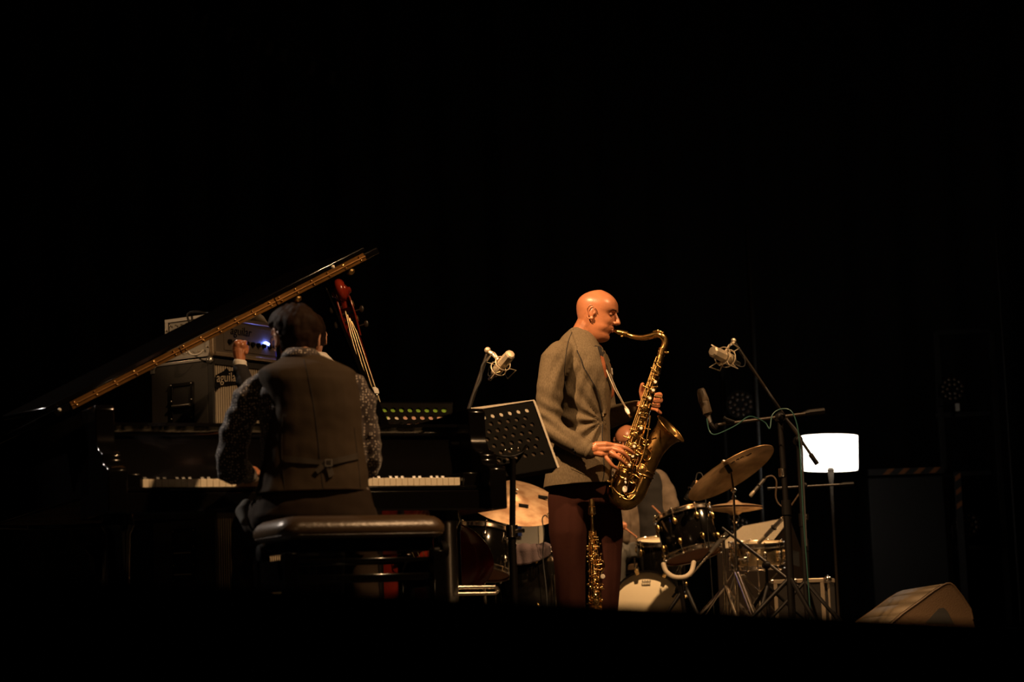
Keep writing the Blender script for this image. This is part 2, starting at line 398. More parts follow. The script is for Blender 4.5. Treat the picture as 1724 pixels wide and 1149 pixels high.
# curved arms at both ends of the keyboard
def arm(k0, k1):
    pr = [(.34, .60), (.34, 1.0), (.10, 1.0), (.085, .985), (.085, .90), (.078, .87), (.06, .845), (.03, .828), (.0, .82), (-.012, .812), (-.015, .79), (-.03, .775), (-.075, .765), (-.095, .755), (-.10, .74), (-.10, .60)]
    m = MB(); m.prism([K(k0, t, z) for t, z in pr], ek * (k1 - k0)); return m
arm(-.76, -.69).build('arm', M['piano'], piano, bevel=.005)
arm(.69, .76).build('arm', M['piano'], piano, bevel=.005)
for s in (-1, 1):
    mb = MB(); a, b = sorted((s * .62, s * .69)); kbox(mb, a, b, -.01, .15, .675, .745); mb.build('key_block', M['piano'], piano, bevel=.005)
me = None
for i in range(52):
    k = -.6125 + 1.2225 * i / 52
    if me is None:
        mb = MB(); kbox(mb, k + .0006, k + .0229, 0, .15, .688, .725); o = mb.build('white_key', M['ivory'], piano, bevel=.0012); o['label'] = 'ivory coloured key'; me = o.data; k0 = k
    else:
        o2 = o.copy(); COL.objects.link(o2); o2.location = ek * (k - k0); del o2['label']
pat = [0, 2, 3, 5, 6]; eb = None
for i in range(51):
    if (i + 5) % 7 in (2, 6): continue
    k = -.6125 + 1.2225 * (i + 1) / 52
    if eb is None:
        mb = MB(); pr = [(.052, .724), (.058, .736), (.15, .737), (.15, .724)]; mb.prism([K(k - .0055, t, z) for t, z in pr], ek * .011)
        eb = mb.build('black_key', M['ebony'], piano); k0 = k
    else:
        o2 = eb.copy(); COL.objects.link(o2); o2.location = ek * (k - k0)
# fallboard: leans back, its upper lip rolls forward over the keys
pr = [(.155, .72), (.158, .745), (.172, .80), (.180, .86), (.182, .89), (.178, .912), (.165, .926), (.145, .930), (.145, .942), (.20, .944), (.205, .72)]
mb = MB(); mb.prism([K(-.688, t, z) for t, z in pr], ek * 1.376); mb.build('fallboard', M['piano'], piano)
mb = MB(); kbox(mb, -.69, .69, .20, .34, .90, .945); mb.build('pinblock_cover', M['piano'], piano, bevel=.004)
# lid, seen nearly edge on
LT = .36; PHI = R(27.3)
lu = (ek * cos(PHI) + ez * sin(PHI)); ln = (-ek * sin(PHI) + ez * cos(PHI))
LH = K(-.78, LT, 1.012) - lu * .07
def Lp(u, t, h=0): return LH + lu * u + et * (t - LT) + ln * h
lo = [(0, LT), (1.45, LT), (1.48, .85), (1.46, 1.15), (1.32, 1.4), (1.08, 1.6), (.9, 1.85), (.78, 2.15), (.62, 2.5), (.44, 2.66), (.24, 2.68), (.06, 2.54), (0, 2.35)]
mb = MB(); mb.prism([Lp(u, t) for u, t in lo], ln * .026); lid = mb.build('lid', M['piano'], piano, bevel=.004)
FA = R(7.6)
def Fp(u, q, h=0): return Lp(u, LT, .03) + (et * cos(FA) + ln * sin(FA)) * q + (ln * cos(FA) - et * sin(FA)) * h
mb = MB(); mb.prism([Fp(-.02, 0), Fp(1.40, 0), Fp(1.19, .36), Fp(-.10, .36)], (ln * cos(FA) - et * sin(FA)) * .02)
mb.build('folded_flap', M['piano'], piano, bevel=.004)
# long brass hinge along the edge, in three lengths with paired screws
hw = .0145
for seg, (u0, u1) in enumerate(((.07, .535), (.54, .965), (.97, 1.385))):
    mb = MB()
    for h0, h1 in ((-.001, .0125), (.0155, .029)):
        mb.prism([Lp(u0, LT - .001, h0), Lp(u1, LT - .001, h0), Lp(u1, LT - .001, h1), Lp(u0, LT - .001, h1)], et * -.002)
    hg = mb.build('brass_hinge', M['hinge'], piano, 'long brass hinge on the lid edge', bevel=.0006)
    MB().cyl(Lp(u0, LT - .005, .014), Lp(u1, LT - .005, .014), .0034, n=10).build('knuckle_rod', M['knuckle'], hg)
    ns = 6
    for j in range(ns):
        uu = u0 + .02 + (u1 - u0 - .04) * j / (ns - 1)
        for h, sh in ((.0065, 0), (.0222, -.004)):
            mb = MB(); mb.ball(Lp(uu + sh, LT - .004, h), .0044, n=8, m=6); mb.build('screw', M['sop'], hg)
for u in (1.06, 1.31):
    mb = MB(); c = Lp(u, LT + .02, -.002); mb.lathe([(.004, 0), (.012, 0), (.018, .012), (.013, .022), (0.001, .026)], c, -ln, 14); mb.build('lid_bumper', M['brass'], piano)
mb = MB(); mb.ball(Lp(1.245, LT + .0, .034), .008); mb.ball(Lp(0.02, LT - .02, .02), .007); mb.build('rubber_stop', M['pearl'], piano)
# prop stick
def px_of(p):
    d = V(p) - V((0, 0, CAMZ)); return CX + FPX * d.dot(cam_r) / d.dot(_fw)
def solve(fn, x, lo=-1., hi=2.):
    for _ in range(40):
        mid_ = (lo + hi) / 2
        if px_of(fn(mid_)) < x: lo = mid_
        else: hi = mid_
    return fn(lo)
a = solve(lambda u: Lp(u, LT + .03, -.004), 545); b = solve(lambda k: K(k, LT + .05, .93), 655)
mb = MB(); dr = (b - a).normalized(); side = dr.cross(et).normalized()
pp = [(0, .004), (.25, .008), (.55, .013), (.62, .015), (1, .024)]
r1, r2 = [], []
for q, wd in pp:
    c = a.lerp(b, q); r1.append(c + side * wd * .8); r2.append(c - side * wd * .8)
mb.prism(r1 + r2[::-1], et * .024); pr_ = mb.build('prop_stick', M['piano'], piano, bevel=.003)
MB().ball(a.lerp(b, .76) - et * .004 + side * .012, (.007, .008, .012)).build('prop_catch', M['chrome'], pr_)
# legs, casters, pedal lyre
def pleg(k, t):
    mb = MB(); prof = [(.055, .60), (.062, .57), (.046, .54), (.040, .35), (.036, .16), (.05, .14), (.05, .12)]
    mb.lathe([(r, z) for r, z in reversed(prof)], K(k, t, 0), ez, 20)
    kbox(mb, k - .085, k + .085, t - .085, t + .085, .60, .63)
    lg = mb.build('leg', M['piano'], piano)
    mb = MB(); c = K(k, t, 0); mb.cyl(c + ez * .12, c + ez * .06, .02); mb.cyl(c + ez * .04 - ek * .022, c + ez * .04 + ek * .022, .04, n=18); mb.build('caster', M['brass'], lg)
for k, t in ((-.66, .18), (.63, .22), (-.25, 2.25)): pleg(k, t)
mb = MB(); kbox(mb, -.10, .10, .33, .37, .52, .60)
for s in (-1, 1): kbox(mb, s * .06 - .012, s * .06 + .012, .34, .37, .15, .52)
kbox(mb, -.12, .12, .31, .40, .09, .15); ly = mb.build('pedal_lyre', M['piano'], piano, bevel=.004)
for s in (-1, 0, 1):
    mb = MB(); mb.tube([K(s * .06, .31, .10), K(s * .06, .26, .095), K(s * .06, .22, .085)], [.006, .01, .014], 8, flat=.4); mb.build('pedal', M['brass'], ly)
# steel transport bar on the treble leg
c = K(.63, .22, 0)
mb = MB()
for z in (.315, .290): mb.cyl(c + ez * z + ek * .03 - et*.03, c + ez * (z - .002) + ek * .19 - et*.03, .008)
mb.tube(spl([c + ez * .313 + ek * .19-et*.03, c + ez * .30 + ek * .205-et*.03, c + ez * .288 + ek * .19-et*.03], 4), .008); mb.build('chrome_bar', M['chrome'], piano, 'chrome bar fixed to the leg')
mb = MB(); mb.cyl(c + ez * .15 - et * .045, c + ez * .57 - et * .045, .030, n=20); mb.build('leg_sleeve', M['steel'], piano, 'tall chrome sleeve in front of the treble leg')

# ================================================================== BENCH
BC = P(478, 890, 7.0)
def Bq(k, t, z): return fl(BC) + ek * k + et * t + ez * z
bl, bd = .56, .34
bench = thing('piano_bench', 'black padded leather piano bench in front of the keyboard', 'bench', Bq(bl / 2, bd / 2, 0))
def rrect(k0, k1, t0, t1, r, z, ins=0, n=4):
    out = []
    for cx_, cy_, a0 in ((k1 - r, t1 - r, 0), (k0 + r, t1 - r, 90), (k0 + r, t0 + r, 180), (k1 - r, t0 + r, 270)):
        for i in range(n + 1):
            an = R(a0 + 90 * i / n); out.append(Bq(cx_ + (r - ins) * cos(an), cy_ + (r - ins) * sin(an), z))
    return out
mb = MB(); rg = []
for ins, z in ((.014, .464), (.0, .470), (-.012, .486), (-.012, .503), (.002, .522), (.022, .534), (.05, .540), (.06, .541)):
    if ins < .05: rg.append(rrect(-.0, bl, 0, bd, .05, z, ins))
    else: rg.append(rrect(.05, bl - .05, .05, bd - .05, .02, z))
mb.rings(rg); cu = mb.build('seat_cushion', M['leather'], bench, sharp=70)
mb = MB(); rg = rrect(-.003, bl + .003, -.003, bd + .003, .05, .477); mb.tube(rg, .004, 6, closed=True); mb.build('piping', M['leather'], cu)
def bbox(k0, k1, t0, t1, z0, z1, name, mt, p=bench, lab=None):
    m = MB(); m.box(Bq((k0+k1)/2, (t0+t1)/2, (z0+z1)/2), (k1-k0, t1-t0, z1-z0), MK); return m.build(name, mt, p, lab, bevel=.003)
bbox(.03, bl - .03, .03, bd - .03, .42, .472, 'apron', M['piano'])
bbox(.05, bl - .05, .02, .04, .385, .40, 'rail', M['piano']); bbox(.05, bl - .05, bd - .04, bd - .02, .385, .40, 'rail', M['piano'])
bbox(.03, bl - .03, .015, .035, .325, .347, 'stretcher', M['piano']); bbox(.03, bl - .03, bd - .035, bd - .015, .325, .347, 'stretcher', M['piano'])
bbox(.005, .022, .05, bd - .05, .30, .40, 'side_panel', M['piano']); bbox(bl - .022, bl - .005, .05, bd - .05, .30, .40, 'side_panel', M['piano'])
for k in (.0, bl - .045):
    for t in (.0, bd - .045): bbox(k, k + .045, t, t + .045, 0, .42, 'leg', M['piano'])
for k, s in ((-.005, -1), (bl + .005, 1)):
    m = MB(); m.lathe([(.008, 0), (.010, .02), (.026, .024), (.030, .034), (.026, .046), (.01, .05)], Bq(k, bd * .35, .425), ek * s, 18); m.build('height_knob', M['black'], bench)

# ================================================================== AMPLIFIER STACK
CA = R(33); cf = V((sin(CA), cos(CA), 0)); cs_ = V((-cos(CA), sin(CA), 0))   # front runs away to the right, side runs away to the left
CO = P(357, 603, 12.0); ZT = CO.z; CO = fl(CO)
def Aq(f, s, z): return CO + cf * f + cs_ * s + ez * z
MA = Matrix((cf, cs_, ez)).transposed()
fw_, sd = .62, .46
def abox(mb, f0, f1, s0, s1, z0, z1): return mb.box(Aq((f0+f1)/2, (s0+s1)/2, (z0+z1)/2), (f1-f0, s1-s0, z1-z0), MA)
def cabinet(z0, z1, label, name):
    t = thing(name, label, 'speaker cabinet', Aq(fw_/2, sd/2, z0), 'stacked bass speaker cabinets')
    mb = MB(); abox(mb, 0, fw_, .03, sd, z0, z1); mb.build('cabinet_body', M['tolex'], t, bevel=.008)
    mb = MB(); abox(mb, 0, fw_, .0, .03, z0, z1); 
    mb = MB(); 
    for a0, a1, b0, b1 in ((0, fw_, z0, z0+.03), (0, fw_, z1-.03, z1), (0, .02, z0, z1), (fw_-.02, fw_, z0, z1)): abox(mb, a0, a1, 0, .031, b0, b1)
    mb.build('front_frame', M['tolexdark'], t)
    mb = MB(); n = 30                                            # corduroy grille cloth
    for i in range(n):
        x = .02 + (fw_ - .04) * (i + .5) / n; abox(mb, x - .0065, x + .0065, .012, .03, z0 + .03, z1 - .03)
    o = mb.build('grille_cloth', M['grille'], t, 'cream vertically ribbed grille cloth')
    mb = MB(); abox(mb, -.004, .012, .0, sd, z1 - .012, z1 + .004); abox(mb, -.004, .03, sd - .03, sd, z1 - .05, z1 + .004); mb.build('edge_trim', M['alu'], t, 'silver edge trim', bevel=.002)
    for s_ in (.02, sd - .02):
        mb = MB(); mb.ball(Aq(.004, s_, z1 - .01), .022); mb.build('metal_corner', M['alu'], t)
    # recessed side handle plate
    hs0, hs1 = .14, .31; zc = z1 - .27
    for a0, a1, b0, b1 in ((hs0, hs1, zc - .15, zc - .13), (hs0, hs1, zc + .13, zc + .15), (hs0, hs0 + .02, zc - .15, zc + .15), (hs1 - .02, hs1, zc - .15, zc + .15)):
        mb = MB(); abox(mb, -.008, .004, a0, a1, b0, b1); mb.build('handle_frame', M['black'], t, bevel=.002)
    mb = MB(); abox(mb, -.002, .001, hs0, hs1, zc - .15, zc + .15); mb.build('handle_recess', M['blackrub'], t)
    for z in (zc - .10, zc + .02):
        mb = MB(); mb.cyl(Aq(-.012, hs0 + .02, z), Aq(-.012, hs1 - .02, z), .009); mb.build('handle_bar', M['steel'], t)
    for s_ in (hs0 + .01, hs1 - .01):
        for z in (-.14, -.05, .05, .14):
            mb = MB(); mb.ball(Aq(-.009, s_, zc + z), .006, n=8, m=5); mb.build('screw', M['steel'], t)
    return t
lower = cabinet(0, ZT - .82, 'lower bass speaker cabinet standing on the stage floor behind the piano', 'bass_cabinet')
cab = cabinet(ZT - .82, ZT, 'upper bass speaker cabinet with cream ribbed grille and black badge', 'bass_cabinet')
mb = MB(); bc = Aq(.115, -.004, ZT - .105)
pl = [(-.13, -.07), (-.10, -.085), (-.07, -.05), (.13, -.045), (.14, .05), (.02, .055), (0, .085), (-.03, .06), (-.12, .03)]
mb.prism([bc + cf * x * .78 + ez * (y * .70 + .10 * x) for x, y in pl], cs_ * -.006); bg = mb.build('badge', M['black'], cab, 'black badge with outlined lettering', bevel=.002)
text('aguilar', .075, basis(bc - cs_ * .008 + ez * .002, cf + ez * .10, ez), M['grille'], bg, 'lettering', shear=.15)
# amplifier head on the cabinet
h0 = ZT + .004
head = thing('amp_head', 'grey amplifier head in a riveted case with blue light, on the upper speaker cabinet', 'amplifier', Aq(.3, .17, h0))
mb = MB(); abox(mb, .0, .64, .02, .33, h0 + .012, h0 + .24)
mb.build('head_case', M['tolexdark'], head, bevel=.006)
mb = MB(); abox(mb, -.006, .0, .02, .33, h0 + .012, h0 + .24); mb.build('side_panel', M['board'], head, 'grey side panel')
for s0_, s1_ in ((.010, .034), (.312, .336)):
    mb = MB(); abox(mb, -.012, .004, s0_, s1_, h0 + .01, h0 + .243); mb.build('edge_trim', M['steel'], head)
for z_ in (h0 + .008, h0 + .226):
    mb = MB(); abox(mb, -.013, .02, .010, .336, z_, z_ + .018); mb.build('edge_trim', M['alu'], head, 'silver edge trim')
for i in range(7):
    for z in (.042, .205):
        mb = MB(); mb.ball(Aq(-.012, .05 + i * .041, h0 + z), .0055, n=8, m=5); mb.build('rivet', M['chrome'], head)
for s_ in (.022, .324):
    for z in (.06, .12, .18):
        mb = MB(); mb.ball(Aq(-.014, s_, h0 + z), .0055, n=8, m=5); mb.build('rivet', M['chrome'], head)
mb = MB()
for a0, a1, b0, b1 in ((0, .64, h0 + .012, h0 + .034), (0, .64, h0 + .218, h0 + .24), (0, .024, h0+.012, h0 + .24), (.616, .64, h0+.012, h0 + .24)): abox(mb, a0, a1, -.012, .03, b0, b1)
mb.build('front_frame', M['casealu'], head, 'pale metal front frame', bevel=.004)
mb = MB(); abox(mb, .024, .616, .0, .03, h0 + .034, h0 + .218); fp = mb.build('front_panel', M['panel'], head)
mb = MB(); abox(mb, .10, .60, -.006, .002, h0 + .05, h0 + .20); mb.build('control_plate', M['panel'], head, bevel=.002)
text('aguilar', .07, basis(Aq(.24, -.009, h0 + .165), cf, ez), M['black'], head, 'lettering', shear=.15)
for i in range(9):
    mb = MB(); mb.lathe([(.014, 0), (.013, .016), (.004, .018)], Aq(.14 + .05 * i, -.006, h0 + .10), -cs_, 12); mb.build('control_knob', M['black'], head)
mb = MB(); mb.ball(Aq(.455, -.014, h0 + .118), .0085); mb.build('blue_lamp', M['led'], head, 'glowing blue indicator')
mb = MB(); mb.ball(Aq(.475, -.014, h0 + .115), .007); mb.build('blue_lamp', M['led'], head, 'glowing blue indicator')
for f in (.06, .56, .60):
    mb = MB(); abox(mb, f, f + .006, -.012, -.006, h0 + .05, h0 + .19) if f > .5 else mb.ball(Aq(f, -.004, h0 + .19), .005, n=8, m=5); mb.build('blue_strip' if f > .5 else 'screw', M['leddim'] if f > .5 else M['steel'], head)
for f in (.03, .61):
    for z in (.01,):
        mb = MB(); abox(mb, f - .02, f + .02, .05, .09, h0, h0 + .014); mb.build('foot', M['blackrub'], head); mb = MB(); abox(mb, f - .02, f + .02, .27, .31, h0, h0 + .014); mb.build('foot', M['blackrub'], head)
# crumpled cloth on the amplifier
c = Aq(.40, .12, h0 + .24); mb = MB(); nx, ny = 22, 12
vs = []
for j in range(ny + 1):
    for i in range(nx + 1):
        x = (i / nx - .5) * .34; y = (j / ny - .5) * .20
        vs.append(c + cf * x + cs_ * y + ez * (.006 + .045 * max(0, noise.noise(V((x * 14, y * 14, 3))) + .35) * (1 - (2 * abs(x) / .36) ** 4)))
W = nx + 1; mb.add(vs, [(j*W+i, j*W+i+1, (j+1)*W+i+1, (j+1)*W+i) for j in range(ny) for i in range(nx)])
o = mb.build('white_cloth', M['white'], None, sharp=80); o.modifiers.new('s', 'SOLIDIFY').thickness = .004; tag(o, 'crumpled white cloth lying on the amplifier head', 'cloth')
tag(MB().tube(spl([Aq(-.02, .13, h0 + .17), Aq(-.03, .15, h0 + .25), Aq(-.0, .12, h0 + .27), Aq(.05, .08, h0 + .262), Aq(.03, .05, h0 + .25), Aq(-.025, .04, h0 + .19)], 6), .006).build('black_cable', M['blackrub']), 'short black cable looped over the riveted side of the amplifier head', 'cable')
tag(MB().tube(spl([Aq(-.03, .15, h0 + .05), Aq(-.045, .11, h0 + .022), Aq(-.045, .06, h0 + .018), Aq(-.035, .03, h0 + .04)], 6), .005).build('pale_cable', M['white']), 'pale grey cable curling under the riveted side of the amplifier head', 'cable')

# ================================================================== DOUBLE BASS
bY = 10.95
scr = P(573, 487, bY); btm = P(748, 1052, bY + .08)
bd_ = (btm - scr).normalized(); bx = bd_.cross(V((0, -1, 0))).normalized(); bx = -bx if bx.x < 0 else bx
bn = bx.cross(bd_).normalized(); bn = bn if bn.y < 0 else -bn     # towards the viewer
Lb = (btm - scr).length
def BB(s, x, n=0): return scr + bd_ * s + bx * x + bn * n
bass = thing('double_bass', 'red brown double bass standing behind the grand piano', 'double bass', fl(btm))
bl0 = .72; BL = Lb - bl0 - .08
def bo(q): return smooth_tab([(0, .02), (.03, .10), (.10, .20), (.2, .255), (.32, .245), (.42, .185), (.5, .175), (.58, .20), (.68, .29), (.8, .335), (.9, .31), (.97, .2), (1, .05)], q)
mb = MB(); rings = []
N = 44; rings_side = []
left = [BB(bl0 + BL * i / N, -bo(i / N)) for i in range(N + 1)]; right = [BB(bl0 + BL * i / N, bo(i / N)) for i in range(N, -1, -1)]
ol = left + right
cen = BB(bl0 + BL * .5, 0)
def layer(k, n): return [BB(0, 0) + (p - BB(0, 0)) - (p - (cen + bd_ * ((p - cen).dot(bd_)))) * (1 - k) + bn * n for p in ol]
mb.rings([layer(.0, -.13), layer(.6, -.125), layer(.97, -.105), layer(1, -.10), layer(1, .08), layer(.97, .085), layer(.6, .105), layer(.0, .115)], cap=False)
body = mb.build('body', M['redwood'], bass, sharp=50)
mb = MB(); mb.prism([BB(.24, -.020, .02), BB(.24, .020, .02), BB(1.08, .045, .15), BB(1.08, -.045, .15)], bn * .02); mb.build('fingerboard', M['fingerb'], bass, bevel=.004)
mb = MB(); mb.tube([BB(.26, 0, 0), BB(.5, 0, .0), BB(.70, 0, .01), BB(.80, 0, .03)], [.026, .026, .030, .05], 12); mb.build('neck', M['redwood'], bass)
for i in range(4):
    x = (i - 1.5) / 1.5
    mb = MB(); mb.tube([BB(.12 + .02 * i, x * .008, .03), BB(.24, x * .016, .045), BB(1.35, x * .045, .21), BB(1.55, x * .02, .16)], .0024, 6); mb.build('string', M['string'], bass)
mb = MB(); mb.prism([BB(1.34, -.07, .11), BB(1.34, .07, .11), BB(1.34, .05, .20), BB(1.34, -.05, .20)], bd_ * .014); mb.build('bridge', M['hinge'], bass)
mb = MB(); mb.prism([BB(1.52, -.03, .14), BB(1.52, .03, .14), BB(1.78, .02, .125), BB(1.78, -.02, .125)], bn * .018); mb.build('tailpiece', M['fingerb'], bass)
MB().cyl(BB(Lb - .09, 0, 0), fl(BB(Lb + .03, 0, 0), .0), .006).build('endpin', M['steel'], bass)
for s in (-1, 1):                                     # pegbox cheeks
    mb = MB(); mb.prism([BB(.05, s * .028, -.03), BB(.05, s * .028, .03), BB(.15, s * .030, .035), BB(.26, s * .024, .03), BB(.26, s * .024, -.015), BB(.15, s * .030, -.03)], bx * (.010 * s)); mb.build('pegbox_cheek', M['redwood'], bass, bevel=.003)
mb = MB(); mb.prism([BB(.05, -.028, -.03), BB(.05, .028, -.03), BB(.26, .024, -.015), BB(.26, -.024, -.015)], bn * .008); mb.build('pegbox_back', M['redwood'], bass)
# scroll: spiral wound twice with ears
mb = MB(); sp_ = []
c0 = BB(.012, 0, .0)
for i in range(46):
    a = i / 45 * 4.1 * pi; r = .046 * (1 - i / 45 * .72); sp_.append(c0 + bd_ * (-cos(a) * r * .9) + bn * (sin(a) * r) )
mb.tube([BB(.10, 0, -.015)] + sp_, [.026] * 8 + [.024, .021, .018, .016], 12, up=bx); mb.build('scroll', M['redwood'], bass)
for s in (-.021, -.007, .007, .021): MB().torus(BB(.012, s, 0), bx, .049 - abs(s) * .25, .0065, 28, 8).build('scroll_ridge', M['redwood'], bass)
for s in (-1, 1):
    mb = MB(); mb.lathe([(.034, -.014), (.037, 0), (.028, .008), (.018, .012), (.016, .022), (.009, .026)], BB(.018, s * .026, 0), bx * s, 20); mb.build('scroll_eye', M['redwood'], bass)
for i in range(4):
    s = 1 if i % 2 else -1; z = .09 + .04 * i
    mb = MB(); mb.cyl(BB(z, -.036, 0), BB(z, .036, 0), .006); mb.cyl(BB(z, s * .036, 0), BB(z, s * .066, .0), .004); mb.ball(BB(z, s * .074, .0), (.012, .005, .018)); pg = mb.build('tuning_peg', M['fingerb'], bass)
    mb = MB(); mb.lathe([(.016, 0), (.016, .006), (.004, .008)], BB(z, -s * .037, .0), -bx * s, 14); mb.build('gear', M['brass'], pg)
# grey post with a white cap by the bass neck
t = thing('white_capped_post', 'slim grey metal post with rounded white cap behind the pianist', 'post', fl(P(631, 700, 10.5)))
a = P(630, 660, 10.5); mb = MB(); mb.cyl(fl(a, a.z * .55), a, .019); mb.build('tube', M['rubber'], t); MB().cyl(fl(a, .02), fl(a, a.z * .56), .022).build('lower_tube', M['black'], t)  # lower tube blackened as if shaded beneath the piano
mb = MB(); mb.lathe([(.024, -.01), (.024, 0), (.020, .014), (.010, .022), (.001, .024)], a, ez, 16); mb.build('cap', M['white'], t)
mb = MB(); mb.lathe([(.11, 0), (.11, .012), (.03, .024)], fl(a), ez, 24); mb.build('foot', M['black'], t)

# ================================================================== MUSIC STANDS
def perforated(org, ux, uy, w, h, nx, ny, r, th, stag=True, skip=None):
    """sheet with real round holes: every cell is a ring of quads between its square edge and its hole"""
    mb = MB(); nrm = ux.cross(uy).normalized(); cw, ch = w / nx, h / ny; n = 16
    for j in range(ny):
        sh = (cw / 2 if (j % 2 and stag) else 0)
        cols = nx - 1 if sh else nx
        for i in range(cols):
            c = org + ux * (cw * (i + .5) + sh) + uy * (ch * (j + .5))
            hole = not (skip and skip(i, j))
            ri, ro = [], []
            for k in range(n):
                a = 2 * pi * (k + .5) / n; d = (cos(a), sin(a)); q = max(abs(d[0]) / (cw / 2), abs(d[1]) / (ch / 2))
                ro.append(c + ux * d[0] / q + uy * d[1] / q); ri.append(c + (ux * d[0] + uy * d[1]) * (r if hole else r * .02))
            # exact corners
            for k, (sx, sy) in ((2, (1, 1)), (6, (-1, 1)), (10, (-1, -1)), (14, (1, -1))):
                pass
            vs = ri + ro + [p + nrm * th for p in ri] + [p + nrm * th for p in ro]; fs = []
            for k in range(n):
                l = (k + 1) % n
                fs += [(k, l, n + l, n + k), (2*n + k, 3*n + k, 3*n + l, 2*n + l), (k, 2*n + k, 2*n + l, l)]
            mb.add(vs, fs)
            for sx, sy in ((1, 1), (-1, 1), (-1, -1), (1, -1)):        # little corner fillers
                p = c + ux * sx * cw / 2 + uy * sy * ch / 2
                e = [q for q in ro if (q - c).dot(ux) * sx > 0 and (q - c).dot(uy) * sy > 0]
                e.sort(key=lambda q: (q - p).length); mb.add([p, e[0], e[1]], [(0, 1, 2)]); 
        if sh:
            for x0 in (0, w - cw / 2):
                q = org + ux * x0 + uy * ch * j; mb.add([q, q + ux * cw / 2, q + ux * cw / 2 + uy * ch, q + uy * ch], [(0, 1, 2, 3)])
    return mb
def music_stand(tl, tr, br, bl_, label, nx, ny, r, pole, papers=None, group=None):
    t = thing('music_stand', label, 'music stand', fl(pole))
    ux = (tr - tl); w = ux.length; ux.normalize(); uy = (bl_ - tl); h = uy.dot(uy - ux * uy.dot(ux)) ; uy = (uy - ux * uy.dot(ux)); h = uy.length; uy.normalize()
    m_ = .02
    d = perforated(tl + ux * m_ + uy * m_, ux, uy, w - 2 * m_, h - 2 * m_ - .04, nx, ny, r, .002)
    for a, b, c, e in ((0, w, 0, m_), (0, w, h - m_ - .04, h), (0, m_, m_, h - m_ - .04), (w - m_, w, m_, h - m_ - .04)):
        q = [tl + ux * a + uy * c, tl + ux * b + uy * c, tl + ux * b + uy * e, tl + ux * a + uy * e]; d.prism(q, ux.cross(uy) * .002)
    d.build('desk', M['desk'], t)
    nrm = ux.cross(uy).normalized()
    if nrm.y < 0: nrm = -nrm                      # away from the viewer = reading side
    rim = MB(); rim.tube([tl, tr, br_ := tl + ux * w + uy * h, tl + uy * h], .003, 6, closed=True); rim.build('rolled_edge', M['black'], t)
    lip = MB(); q = tl + uy * h; lip.prism([q, q + ux * w, q + ux * w + nrm * .05 - uy * .0, q + nrm * .05], uy * -.003); lip.build('ledge', M['black'], t)
    lc = tl + ux * w / 2 + uy * h * .62
    hub = lc - nrm * .04
    mb = MB(); mb.tube(spl([lc - ux * .10 - nrm * .004, hub - ux * .05 + uy * .04, hub + uy * .05, hub + ux * .05 + uy * .04, lc + ux * .10 - nrm * .004], 5), .008, 8, flat=.6); mb.build('bracket', M['black'], t)
    for s in (-1, 0, 1):
        MB().ball(hub + ux * .03 * s + uy * .025 - nrm * .012, .008).build('screw', M['chrome'], t)
    top = hub + uy * .06
    base = fl(pole)
    MB().cyl(top, fl(V((pole.x, pole.y, 0)), .5), .0125).build('upper_pole', M['black'], t)
    MB().cyl(fl(base, .55), fl(base, .08), .016).build('lower_pole', M['black'], t)
    cl = MB(); cl.cyl(fl(base, .57), fl(base, .52), .024); cl.cyl(fl(base, .545), fl(base, .545) + V((.05, -.02, 0)), .008); cl.build('clamp', M['chrome'], t)
    for k in range(3):
        a = k * 2.094 + .5; MB().tube([fl(base, .16), fl(base, .05) + V((cos(a), sin(a), 0)) * .16, fl(base, .012) + V((cos(a), sin(a), 0)) * .27], .009).build('leg', M['black'], t)
    return t, tl, ux, uy, w, h, nrm
sY = 8.9
q = [P(752, 699, sY - .02), P(897, 676, sY + .16), P(960, 788, sY + .10), P(806, 811, sY - .08)]
ms, tl, ux, uy, w_, h_, nr = music_stand(*q, 'large black perforated music stand beside the saxophonist, sheet on its reading side', 9, 7, .0098, P(862, 900, sY + .02))
pp = [tl + ux * .10 - uy * .012 + nr * .008, tl + ux * (w_ + .008) - uy * .004 + nr * .008, tl + ux * (w_ + .008) + uy * (h_ - .004) + nr * .008, tl + ux * .10 + uy * (h_ - .004) + nr * .008]
tag(MB().prism(pp, nr * .003).build('sheet_music', M['paperdim']), 'sheet music on the large near music stand, its unlit back put in as brown', 'sheet music')  # brown colour dims the paper seen through the holes, as if unlit
pp = [tl + ux * .12 - uy * .016 + nr * .004, tl + ux * (w_ + .012) - uy * .008 + nr * .004, tl + ux * (w_ + .012) + uy * .045 + nr * .004, tl + ux * .12 + uy * .045 + nr * .004]
tag(MB().prism(pp, nr * .003).build('lit_page_strip', M['paper']), 'page strip at the top of the near music stand, cream for the light in its holes', 'sheet music')  # bright strip imitates light passing the top row of holes
pp = [tl + ux * (w_ - .004) + nr * .003, tl + ux * (w_ + .014) + nr * .003, tl + ux * (w_ + .014) + uy * h_ + nr * .003, tl + ux * (w_ - .004) + uy * h_ + nr * .003]
tag(MB().prism(pp, nr * .003).build('folded_page', M['paper']), 'narrow cream page edge down the right side of the near music stand', 'paper')
pp = [tl + ux * .012 - uy * .008 + nr * .008, tl + ux * .055 - uy * .008 + nr * .008, tl + ux * .055 + uy * .2 + nr * .008, tl + ux * .012 + uy * .2 + nr * .008]
tag(MB().prism(pp, nr * .003).build('folded_page', M['paper']), 'small folded white page at the left corner of the near music stand', 'paper')
q = [P(592, 678, 10.7), P(762, 679, 10.7), P(766, 790, 10.55), P(592, 790, 10.55)]
ms2, tl, ux, uy, w_, h_, nr = music_stand(*q, 'black perforated music stand behind the piano showing green and pink print', 11, 7, .0138, P(676, 900, 10.5))
def rect3(a, b, c, e, dz=.008): return [tl + ux * a + uy * c + nr * dz, tl + ux * b + uy * c + nr * dz, tl + ux * b + uy * e + nr * dz, tl + ux * a + uy * e + nr * dz]
